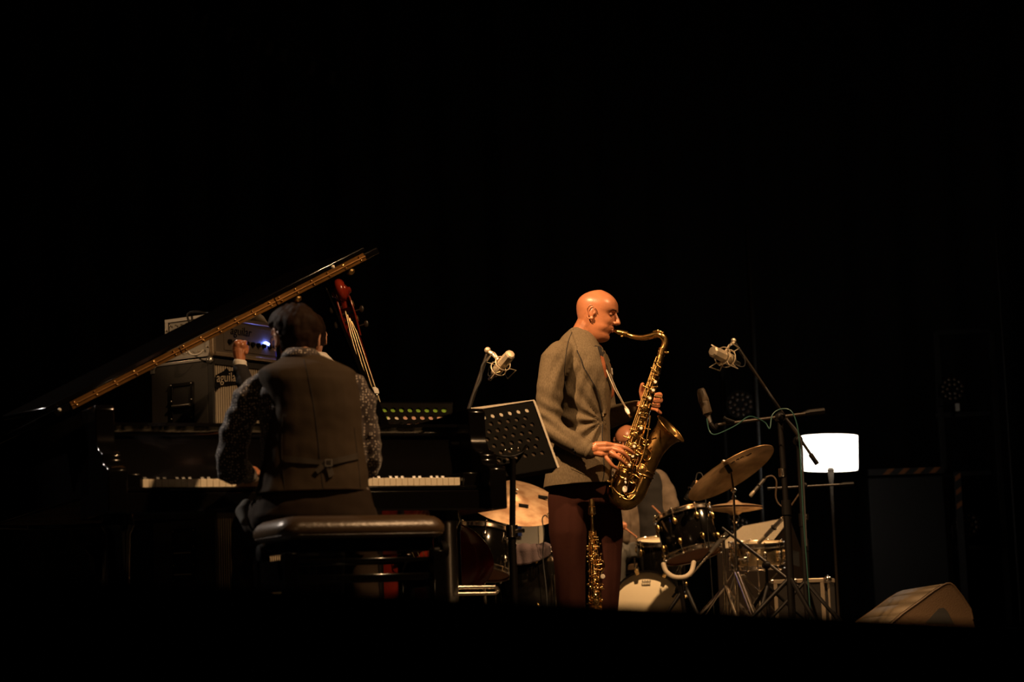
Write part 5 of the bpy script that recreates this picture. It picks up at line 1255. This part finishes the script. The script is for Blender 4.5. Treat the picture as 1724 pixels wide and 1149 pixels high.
for i in range(26):                           # small levers and screws along the stack
    s = .05 + .56 * i / 25; x = (rs.random() - .5) * .05 * (1 + s); c = on(s, x, trad(s) + .012 + rs.random() * .012)
    m = MB(); m.tube([c, c + sdv * (.020 + .012 * rs.random()) * rs.choice((-1, 1)) + ax * (rs.random() - .4) * .02], [.0026, .0034], 6); m.ball(c, .0042, n=8, m=6); m.build('lever', M['sax'], sax)
for i, (x, y, r, d) in enumerate(((1064, 740, .020, -.035), (1062, 760, .018, -.05), (1075, 760, .017, -.04), (1088, 766, .026, -.045), (1080, 790, .024, -.055), (1050, 797, .021, -.06), (1066, 806, .021, -.05))):
    n_ = (V((.12, -1, .1)) if i != 3 else V((.6, -.8, 0))).normalized(); o = cup(Q(x, y, d), n_, r, mt='saxdark')
    MB().torus(Q(x, y, d - .008), n_, r * 1.05, .002, 24, 6, arc=(.4, 5.2)).build('key_guard', M['sax'], sax)
for x, y, w_, h_ in ((1053, 807, .006, .006), (1053, 813, .007, .007), (1052, 824, .014, .016), (1032, 797, .006, .010), (1031, 803, .005, .006)):
    MB().ball(Q(x, y, -.075), (w_ * .8, .004, h_)).build('pearl_touch', M['pearl'], sax)
for pts in ([(1024, 812), (1029, 812), (1031, 820), (1040, 831), (1050, 836)], [(1058, 832), (1066, 829), (1071, 820), (1069, 814)], [(1034, 800), (1030, 815), (1032, 830)], [(1076, 806), (1068, 800), (1060, 806), (1058, 818)], [(1042, 826), (1048, 838), (1060, 842), (1070, 834)], [(1095, 700), (1090, 735), (1083, 765), (1070, 800)]):
    MB().tube(spl([Q(x, y, -.075) for x, y in pts], 4), .0034, 8).build('key_rod', M['sax'], sax)
for x, y in ((1024, 811), (1027, 820), (1043, 790), (1074, 752), (1084, 745), (1090, 742), (1060, 788), (1074, 797), (1086, 806), (1044, 838), (1062, 836)):
    MB().ball(Q(x, y, -.072), .0062, n=10, m=8).build('post_ball', M['sax'], sax)
MB().torus(Q(1087, 745, -.02), V((0, -1, 0)), .016, .0035, 20, 8, arc=(-1.2, 2.6)).build('bell_brace', M['sax'], sax)
# neck strap
st = thing('neck_strap', 'thin pale cord strap running from the jacket collar to the saxophone', 'strap', Q(1056, 692))
m = MB()
for a_ in ([(1003, 590, -.02), (1018, 617, -.13), (1035, 656, -.13), (1054, 689, -.06)], [(1008, 586, .02), (1024, 624, -.10), (1040, 660, -.10), (1055, 688, -.05)]):
    m = MB(); m.tube(spl([A(*q) for q in a_], 5), .0022, 6); m.build('cord', M['paper'], st)
m = MB(); m.tube([A(1053, 686, -.06), A(1056, 692, -.06), A(1059, 698, -.07)], [.006, .010, .006], 12); m.build('slider', M['pearl'], st)
m = MB(); m.tube(spl([A(1058, 697, -.07), A(1061, 703, -.08), A(1064, 702, -.09)], 4), .004, 8); m.build('hook', M['sax'], st)

# ------------------------------------------------------------------ soprano saxophone on its peg
OY = 9.75
O = lambda x, y, dy=0: P(x, y, OY + dy)
sp = thing('soprano_saxophone', 'straight bright gold soprano saxophone standing upright before the trousers', 'saxophone', fl(O(1000, 1080)))
bx0 = fl(O(1003, 1080), .0); 
a = O(996, 842); b = V((O(1003, 1045).x, OY, .10))
d = (b - a); Ls = d.length; d.normalize(); s1 = (cam_r - d * cam_r.dot(d)).normalized(); n1 = V((0, -1, 0)); n1 = (n1 - d * n1.dot(d)).normalized()
def os_(s, x=0, y=0): return a + d * s + s1 * x + n1 * y
MB().tube([os_(-.002), os_(.01), os_(.03), os_(.032), os_(.055), os_(.062), os_(.07)], [.010, .0125, .0135, .016, .0165, .0175, .010], 16).build('mouthpiece', M['sop'], sp)
MB().tube([os_(.065), os_(.14)], [.006, .0075], 12).build('crook', M['sop'], sp)
MB().tube([os_(.13), os_(Ls * .6), os_(Ls * .85), os_(Ls * .95), os_(Ls)], [.010, .024, .034, .040, .054], 20).build('main_tube', M['sop'], sp)
for x in (-.020, -.012, .018): MB().cyl(os_(.14, x * .8, .012), os_(Ls * .84, x * 1.5, .024), .0028).build('long_rod', M['sop'], sp)
for i in range(13):
    s = .16 + (Ls * .8 - .16) * i / 12; r = .007 + .008 * i / 12; cup(os_(s, rs.uniform(-.006, .012), .016 + .014 * i / 12), n1 + s1 * rs.uniform(-.5, .5), r, sp, mt='sop')
for i in range(90):
    s = .15 + (Ls * .82 - .15) * rs.random(); q = s / Ls; x = rs.uniform(-.036, .040) * (.6 + .6 * q); y = .016 + .028 * q * rs.random()
    MB().ball(os_(s, x, y), rs.uniform(.0035, .0068), n=8, m=6).build('post_ball', M['sop'], sp)
for i in range(16):
    s = .17 + (Ls * .78 - .17) * i / 15; x = rs.uniform(-.01, .03); MB().tube([os_(s, x, .026), os_(s + rs.uniform(-.02, .02), x + rs.choice((-1, 1)) * .02, .020)], .0024, 6).build('lever', M['sop'], sp)
MB().tube(spl([os_(.27, .02, .02), os_(.28, .042, .02), os_(.31, .044, .02), os_(.33, .03, .02)], 4), .0035, 8).build('side_key', M['sop'], sp)
MB().lathe([(.009, 0), (.011, .008), (.009, .011)], os_(.345, .036, .03), n1, 12).build('thumb_button', M['pearl'], sp)
t = thing('soprano_stand', 'small black peg stand under the upright soprano saxophone', 'instrument stand', fl(b)); MB().cyl(fl(b), b - d * .08, .014).build('peg', M['black'], t)
t.name = 'instrument_stand.001'
for k in range(4):
    an = k * pi / 2 + .4; MB().tube([fl(b, .05), fl(b, .012) + V((cos(an), sin(an), 0)) * .16], .010).build('leg', M['black'], t)

# ------------------------------------------------------------------ the pianist
PY = 7.42
A = lambda x, y, dy=0: P(x, y, PY + dy)
pn = thing('person', 'pianist in dark waistcoat and dotted shirt seated with his back to us', 'person', fl(A(528, 880)))
hc = A(497, 574, .05); T = headT(hc, V((-.50, .84, -.16)), V((-.02, .12, 1))) @ Matrix.Scale(.93, 4)
mb = head_mb(T); mb.caps([hc + V((.01, .0, -.04)), A(509, 612, .0), A(515, 640, -.01)], [.056, .058, .07], 16)
fuse(mb, .0038, 3, 'body', M['skin2'], pn, 'head and neck, ear showing'); face_bits(T, pn)
def hair(T, parent, nm='hair', top=.02, mt=None, quiff=.0, low=-.055, fr=.045):
    mb = MB(); rings = []; nz, nt = 40, 60
    for i in range(nz + 1):
        z = low + (.1275 - low) * i / nz; f, b, w = smooth_tab(F_, z), smooth_tab(B_, z), smooth_tab(W_, z); xc = (f + b) / 2 * .35; ring = []
        fr_edge = fr + 0 * z
        for k in range(nt):
            a = 2 * pi * k / nt; ca, sa = cos(a), sin(a); rx = (f - xc) if ca > 0 else (xc - b); p = 2.35
            q = (abs(ca / max(rx, 1e-4)) ** p + abs(sa / max(w, 1e-4)) ** p) ** (-1 / p)
            th = lerp([(low, .002), (low + .04, .005), (.03, .009), (.07, .012), (.1, top * .9), (.1275, top)], z)
            if z < fr_edge + .02 and ca > .12: th = -.010      # no hair on the face
            if -.03 < z < .03 and -.25 < ca <= .14: th = -.006
            if z < .0 and ca > -.25: th = -.01
            if ca <= -.25: th += .003
            th += .003 * noise.noise(V((a * 2.2, z * 40, 1)) * 1.6) + .0025 * sin(a * 5 + z * 60)
            th += quiff * max(0, gauss(ca - .8, .5)) * gauss(z - .1, .035)
            x, y = xc + ca * (q + th), sa * (q + th); ring.append(T @ V((x, y, z + max(0, th) * max(0, (z - .05) / .08))))
        rings.append(ring)
    mb.rings(rings); return fuse(mb, .004, 2, nm, mt or M['hair'], parent, disp=lambda p: .0035 * noise.noise(V((p.x * 60, p.y * 60, p.z * 24))))
hair(T, pn, top=.014, quiff=.02)
mb = MB(); q = T
mb.caps([T @ V((.060, .0, .108)), T @ V((.02, -.01, .130)), T @ V((-.03, -.02, .122)), T @ V((-.07, -.02, .095))], [.018, .018, .018, .014], 14)
fuse(mb, .004, 3, 'hair_wave', M['hair'], pn, disp=lambda p: .004 * noise.noise(V((p.x * 50, p.y * 50, p.z * 30))))
# beard along the cheek, spectacles
mb = MB(); mb.caps([T @ V((.005, .066, -.02)), T @ V((.02, .060, -.07)), T @ V((.06, .035, -.108)), T @ V((.075, 0, -.113)), T @ V((.06, -.035, -.108)), T @ V((.02, -.060, -.07)), T @ V((.005, -.066, -.02))], .012, 10)
fuse(mb, .004, 2, 'beard', M['hair'], pn)
sg = MB()
for s in (-1, 1):
    sg.tube([T @ V((.095, s * .058, .016)), T @ V((.04, s * .078, .018)), T @ V((-.005, s * .080, .016)), T @ V((-.02, s * .079, .0))], .0022, 6)
    sg.torus(T @ V((.098, s * .032, .010)), T.to_3x3() @ V((1, s * .15, 0)), .023, .002, 24)
sg.cyl(T @ V((.100, -.009, .014)), T @ V((.100, .009, .014)), .002); sg.build('spectacles', M['chrome'], pn, 'thin metal spectacles')
# shirt: collar, torso sleeves
mb = MB()
mb.rings(loft([(618, 470, 560, .07, .0), (632, 440, 590, .09, .0), (660, 432, 606, .115, 0), (720, 440, 612, .12, 0), (800, 440, 616, .12, 0), (850, 432, 624, .13, 0)], PY))
mb.caps([A(446, 655), A(420, 672, .0), A(402, 715, .02), A(389, 765, .03)], [.060, .056, .056, .052], 16)
mb.caps([A(389, 765, .03), A(392, 792, .06), A(402, 792, .20), A(418, 798, .33)], [.050, .054, .045, .032], 16)
mb.caps([A(592, 655), A(608, 675, .0), A(616, 720, .02), A(622, 765, .04)], [.055, .050, .046, .040], 16)
mb.caps([A(622, 765, .04), A(622, 785, .08), A(612, 792, .22), A(600, 800, .34)], [.040, .042, .036, .030], 16)
fuse(mb, .007, 3, 'shirt', M['shirt'], pn, 'dark shirt with small white dots', disp=wr(5, 26, .010))
m = MB(); m.rings(loft([(590, 484, 530, .055), (598, 477, 537, .064), (606, 474, 540, .07)], PY, p=2.0), cap=False); o = m.build('shirt_collar', M['shirt'], pn); o.modifiers.new('s', 'SOLIDIFY').thickness = .005
# hands on the keys
for x0, x1, y in ((418, 425, 799), (598, 594, 803)):
    m = MB(); m.caps([A(x0, y, .32), A(x1, y, .40)], [.028, .030])
    for k in range(4): finger(m, [A(x1 - 9 + k * 6, y - 1, .41), A(x1 - 9 + k * 6.5, y - 4, .47), A(x1 - 9 + k * 7, y + 2, .51)], .009, .0075)
    finger(m, [A(x1 + (12 if x0 < 500 else -12), y, .35), A(x1 + (17 if x0 < 500 else -17), y, .42), A(x1 + (17 if x0 < 500 else -17), y + 3, .46)], .011, .008)
    fuse(m, .004, 2, 'hand', M['skin'], pn)
# waistcoat
mb = MB(); mb.rings(loft([(600, 478, 545, .06, .0), (609, 466, 565, .085, .0), (618, 448, 588, .11, .0), (628, 436, 602, .13, 0), (645, 440, 606, .145, 0), (690, 455, 611, .150, 0), (750, 448, 612, .150, 0), (800, 440, 618, .15, 0), (829, 432, 621, .155, 0), (845, 432, 622, .155, 0)], PY, p=2.6))
vs = fuse(mb, .007, 3, 'waistcoat', M['vest'], pn, 'dark brown waistcoat back', disp=wr(2, 16, .005), cut=[(A(520, 831), V((0, 0, -1)))])
tv = bvh(vs); man_ = man; man = pn
def vseam(pts, r, mt, name): return MB().tube([onto(tv, p.x, p.y, .0005) for p in spl([V((a, b, 0)) for a, b in pts], 8)], r, 6).build(name, mt, pn)
vseam([(512, 606), (524, 660), (533, 720), (540, 790), (545, 829)], .0014, M['lining'], 'centre_seam')
vseam([(476, 700), (474, 760), (480, 828)], .0012, M['lining'], 'side_seam'); vseam([(596, 720), (604, 790), (607, 828)], .0012, M['lining'], 'side_seam')
patch(tv, [(480, 768), (555, 776), (556, 784), (480, 779)], .006, .003, 14, 2).build('back_strap', M['vestback'], pn)
patch(tv, [(548, 776), (601, 763), (602, 774), (550, 785)], .007, .003, 12, 2).build('back_strap', M['vestback'], pn)
patch(tv, [(548, 783), (556, 783), (562, 800), (554, 806)], .009, .003, 3, 4).build('strap_end', M['vestback'], pn)
patch(tv, [(540, 782), (549, 786), (536, 799), (530, 793)], .009, .003, 3, 4).build('strap_end', M['vestback'], pn)
q = onto(tv, 553, 780, .012); m = MB()
for z in (-.011, .011): m.box(q + ez * z, (.024, .003, .003))
for x in (-.011, .011): m.box(q + V((x, 0, 0)), (.003, .003, .024))
m.build('buckle', M['steel'], pn)
# trousers, thighs forward, shins down
mb = MB(); mb.rings(loft([(822, 440, 622, .13, .0), (850, 432, 630, .15, .0), (872, 428, 634, .16, 0), (884, 440, 622, .15, 0)], PY))
for x0, x1, x2 in ((462, 418, 412), (590, 610, 606)):
    mb.caps([A(x0, 866, .0), A((x0 + x1) / 2, 878, .22), A(x1, 890, .40)], [.085, .078, .065]); kn = A(x1, 890, .40); mb.caps([kn, kn.lerp(fl(A(x2, 890, .34)), .5), fl(A(x2, 890, .34), .10)], [.064, .055, .045])
    q = fl(A(x2, 890, .34)); m = MB(); m.tube([q + V((0, -.08, .045)), q + V((0, .0, .05)), q + V((0, .10, .04)), q + V((0, .19, .028))], [.036, .045, .042, .026], 14); m.build('shoe', M['shoe'], pn)
fuse(mb, .009, 3, 'trousers', M['trousers'], pn, disp=wr(4, 14, .008))
m = MB(); m.caps([A(415, 850, .10), A(408, 862, .06), A(413, 878, .02)], [.020, .026, .018]); fuse(m, .005, 2, 'shirt_tail', M['jeans'], pn, 'pale shirt tail at the hip')

# ------------------------------------------------------------------ the bassist behind him
BY = 11.35
A = lambda x, y, dy=0: P(x, y, BY + dy)
bp = thing('person', 'dark suited man behind the pianist reaching to the amplifier head', 'person', fl(A(520, 880)))
hc = A(521, 573, .0); T = headT(hc, V((-.35, .93, -.05)), V((-.08, 0, 1)))
mb = head_mb(T); mb.caps([hc + V((.005, -.0, -.05)), A(527, 620, .0), A(528, 640, .0)], [.055, .056, .07], 16)
fuse(mb, .0042, 3, 'body', M['skin2'], bp, 'head, ear and neck')
hair(T, bp, top=.020, quiff=.02, low=-.045)
m = MB(); m.rings(loft([(596, 512, 548, .07), (604, 508, 556, .075), (616, 500, 566, .08)], BY, p=2.0), cap=False); o = m.build('shirt_collar', M['white'], bp, 'white shirt collar'); o.modifiers.new('s', 'SOLIDIFY').thickness = .006
mb = MB(); mb.rings(loft([(612, 500, 566, .09), (626, 470, 590, .12), (650, 460, 596, .14), (720, 462, 592, .14), (800, 462, 590, .14), (860, 462, 590, .14)], BY))
mb.caps([A(476, 645), A(448, 690, .06), A(428, 690, .10)], [.06, .056, .052]); mb.caps([A(428, 690, .10), A(414, 650, .20), A(405, 622, .28)], [.055, .05, .040])
mb.caps([A(585, 645), A(594, 700), A(590, 750, -.06)], [.058, .052, .045])
fuse(mb, .008, 3, 'jacket', M['suit'], bp, 'dark suit jacket', disp=wr(6, 18, .005))
m = MB(); m.caps([A(405, 618, .285), A(403, 612, .29)], .036); m.rings([[A(405, 618, .285) + V((cos(k * pi / 8) * .038, sin(k * pi / 8) * .038, -.012)) for k in range(16)], [A(404, 608, .29) + V((cos(k * pi / 8) * .036, sin(k * pi / 8) * .036, .0)) for k in range(16)]])
fuse(m, .004, 1, 'shirt_cuff', M['white'], bp, 'white shirt cuff')
m = MB(); m.caps([A(404, 606, .29), A(403, 592, .30)], [.030, .038]); m.ball(A(403, 586, .30), (.040, .036, .046)); m.ball(A(400, 580, .29), (.024, .03, .026)); m.ball(A(408, 582, .29), (.022, .03, .024))
for k in range(4): finger(m, [A(397 + k * 5, 580, .29), A(398 + k * 5, 576, .34), A(400 + k * 4, 582, .38)], .012, .009)
finger(m, [A(414, 594, .28), A(416, 585, .34), A(411, 583, .38)], .013, .010)
fuse(m, .004, 2, 'hand', M['skin'], bp, 'hand turning a knob')
mb = MB(); mb.caps([A(500, 850), A(498, 960), fl(A(498, 960), .06)], [.10, .075, .055]); mb.caps([A(555, 850), A(556, 960), fl(A(556, 960), .06)], [.10, .075, .055]); fuse(mb, .01, 2, 'trousers', M['suit'], bp)
for x in (498, 556): q = fl(A(x, 960)); MB().tube([q + V((0, -.08, .045)), q + V((0, .0, .05)), q + V((0, .10, .04)), q + V((0, .19, .028))], [.036, .045, .042, .026], 14).build('shoe', M['shoe'], bp)

# ------------------------------------------------------------------ the drummer
DY = 14.5
M['drumshirt'] = mat('pale brown shirt', (.16, .12, .085), .85, spec=.2, bump=.3, bscale=60, var=.3, vscale=20)
A = lambda x, y, dy=0: P(x, y, DY + dy)
dm = thing('person', 'bald drummer in glasses and grey shirt seated behind the drums', 'person', fl(A(1075, 920)))
hc = A(1056, 747, .0); T = headT(hc, V((-.35, -.9, -.30)), V((0, -.25, 1)))
mb = head_mb(T); mb.caps([hc + V((.005, .02, -.05)), A(1062, 790, .03)], [.055, .07], 16); fuse(mb, .0045, 3, 'body', M['skin'], dm, 'bald head'); face_bits(T, dm)
sg = MB()
for s in (-1, 1): sg.tube([T @ V((.095, s * .058, .016)), T @ V((.04, s * .078, .018)), T @ V((-.01, s * .080, .012))], .003, 6); sg.torus(T @ V((.098, s * .032, .010)), T.to_3x3() @ V((1, s * .15, 0)), .023, .003, 24)
sg.build('spectacles', M['chrome'], dm)
mb = MB(); mb.rings(loft([(784, 1040, 1092, .07), (797, 1022, 1106, .11), (822, 1018, 1112, .13), (870, 1020, 1116, .14), (925, 1024, 1114, .15)], DY))
mb.caps([A(1106, 808), A(1124, 838, -.06), A(1130, 872, -.10)], [.074, .070, .058]); mb.caps([A(1130, 872, -.10), A(1128, 880, -.30)], [.055, .04])
mb.caps([A(1022, 810), A(1014, 850, -.08), A(1020, 880, -.14)], [.070, .066, .058]); mb.caps([A(1020, 880, -.14), A(1045, 885, -.32)], [.055, .04])
mb.caps([A(1046, 840, -.13), A(1048, 880, -.15), A(1050, 905, -.15)], [.05, .055, .05])
fuse(mb, .009, 3, 'shirt', M['drumshirt'], dm, 'loose pale brown shirt sleeves', disp=wr(9, 14, .012))
mb = MB(); mb.rings(loft([(790, 1048, 1098, .10), (800, 1044, 1112, .135), (825, 1054, 1120, .155), (870, 1062, 1126, .165), (922, 1064, 1122, .17)], DY)); fuse(mb, .009, 3, 'waistcoat', M['lining'], dm, 'shirt torso, its shade put in as dark colour', disp=wr(4, 14, .008))  # no real waistcoat, dark shell over the shirt imitates the shade on the torso
mb = MB(); mb.rings(loft([(915, 1022, 1122, .15), (940, 1020, 1124, .16)], DY))
for x in (1042, 1108): mb.caps([A(x, 930), A(x + (-4 if x < 1060 else 4), 936, -.22), A(x + (-6 if x < 1060 else 6), 940, -.38)], [.095, .085, .07]); kn = A(x + (-6 if x < 1060 else 6), 940, -.38); mb.caps([kn, fl(kn, .08) + V((0, .02, 0))], [.068, .05])
fuse(mb, .01, 3, 'trousers', M['jeans'], dm, 'grey trousers', disp=wr(7, 12, .006))
for x, q in ((1018 + 18, 0), (1114, 0)): kn = fl(A(x, 940, -.36)); MB().tube([kn + V((0, .08, .045)), kn + V((0, .0, .05)), kn + V((0, -.08, .04)), kn + V((0, -.15, .028))], [.036, .045, .042, .026], 14).build('shoe', M['shoe'], dm)
for (x, y, dy, x2, y2) in ((1126, 880, -.34, 1098, 852), (1047, 886, -.36, 1072, 905)):
    m = MB(); m.ball(A(x, y, dy), (.036, .04, .03))
    for k in range(4): finger(m, [A(x - 6 + k * 4, y - 2, dy - .02), A(x - 6 + k * 4, y - 3, dy - .05), A(x - 6 + k * 4, y + 3, dy - .05)], .0095, .008)
    finger(m, [A(x + 6, y, dy), A(x + 5, y - 3, dy - .05)], .011, .009); fuse(m, .0045, 2, 'hand', M['skin'], dm)
    b_ = A(x2, y2, dy - .1); a_ = A(x, y, dy - .035); tag(MB().tube([a_ - (b_ - a_) * .3, b_], [.008, .005], 8).build('drumstick', M['headtan']), 'wooden drumstick in the right hand of the drummer' if x < 1100 else 'wooden drumstick in the raised left hand of the drummer', 'drumstick', 'drumsticks in use')
t = thing('drum_stool', 'round black drum stool under the seated drummer', 'stool', fl(A(1075, 950)))
q = A(1075, 945); MB().lathe([(.15, -.05), (.17, -.03), (.17, 0), (.13, .012)], fl(q, q.z - .03), ez, 28).build('seat', M['leather'], t); MB().cyl(fl(q, .05), fl(q, q.z - .07), .02).build('post', M['chrome'], t); tripod(q, .3, parent=t, m_='chrome')
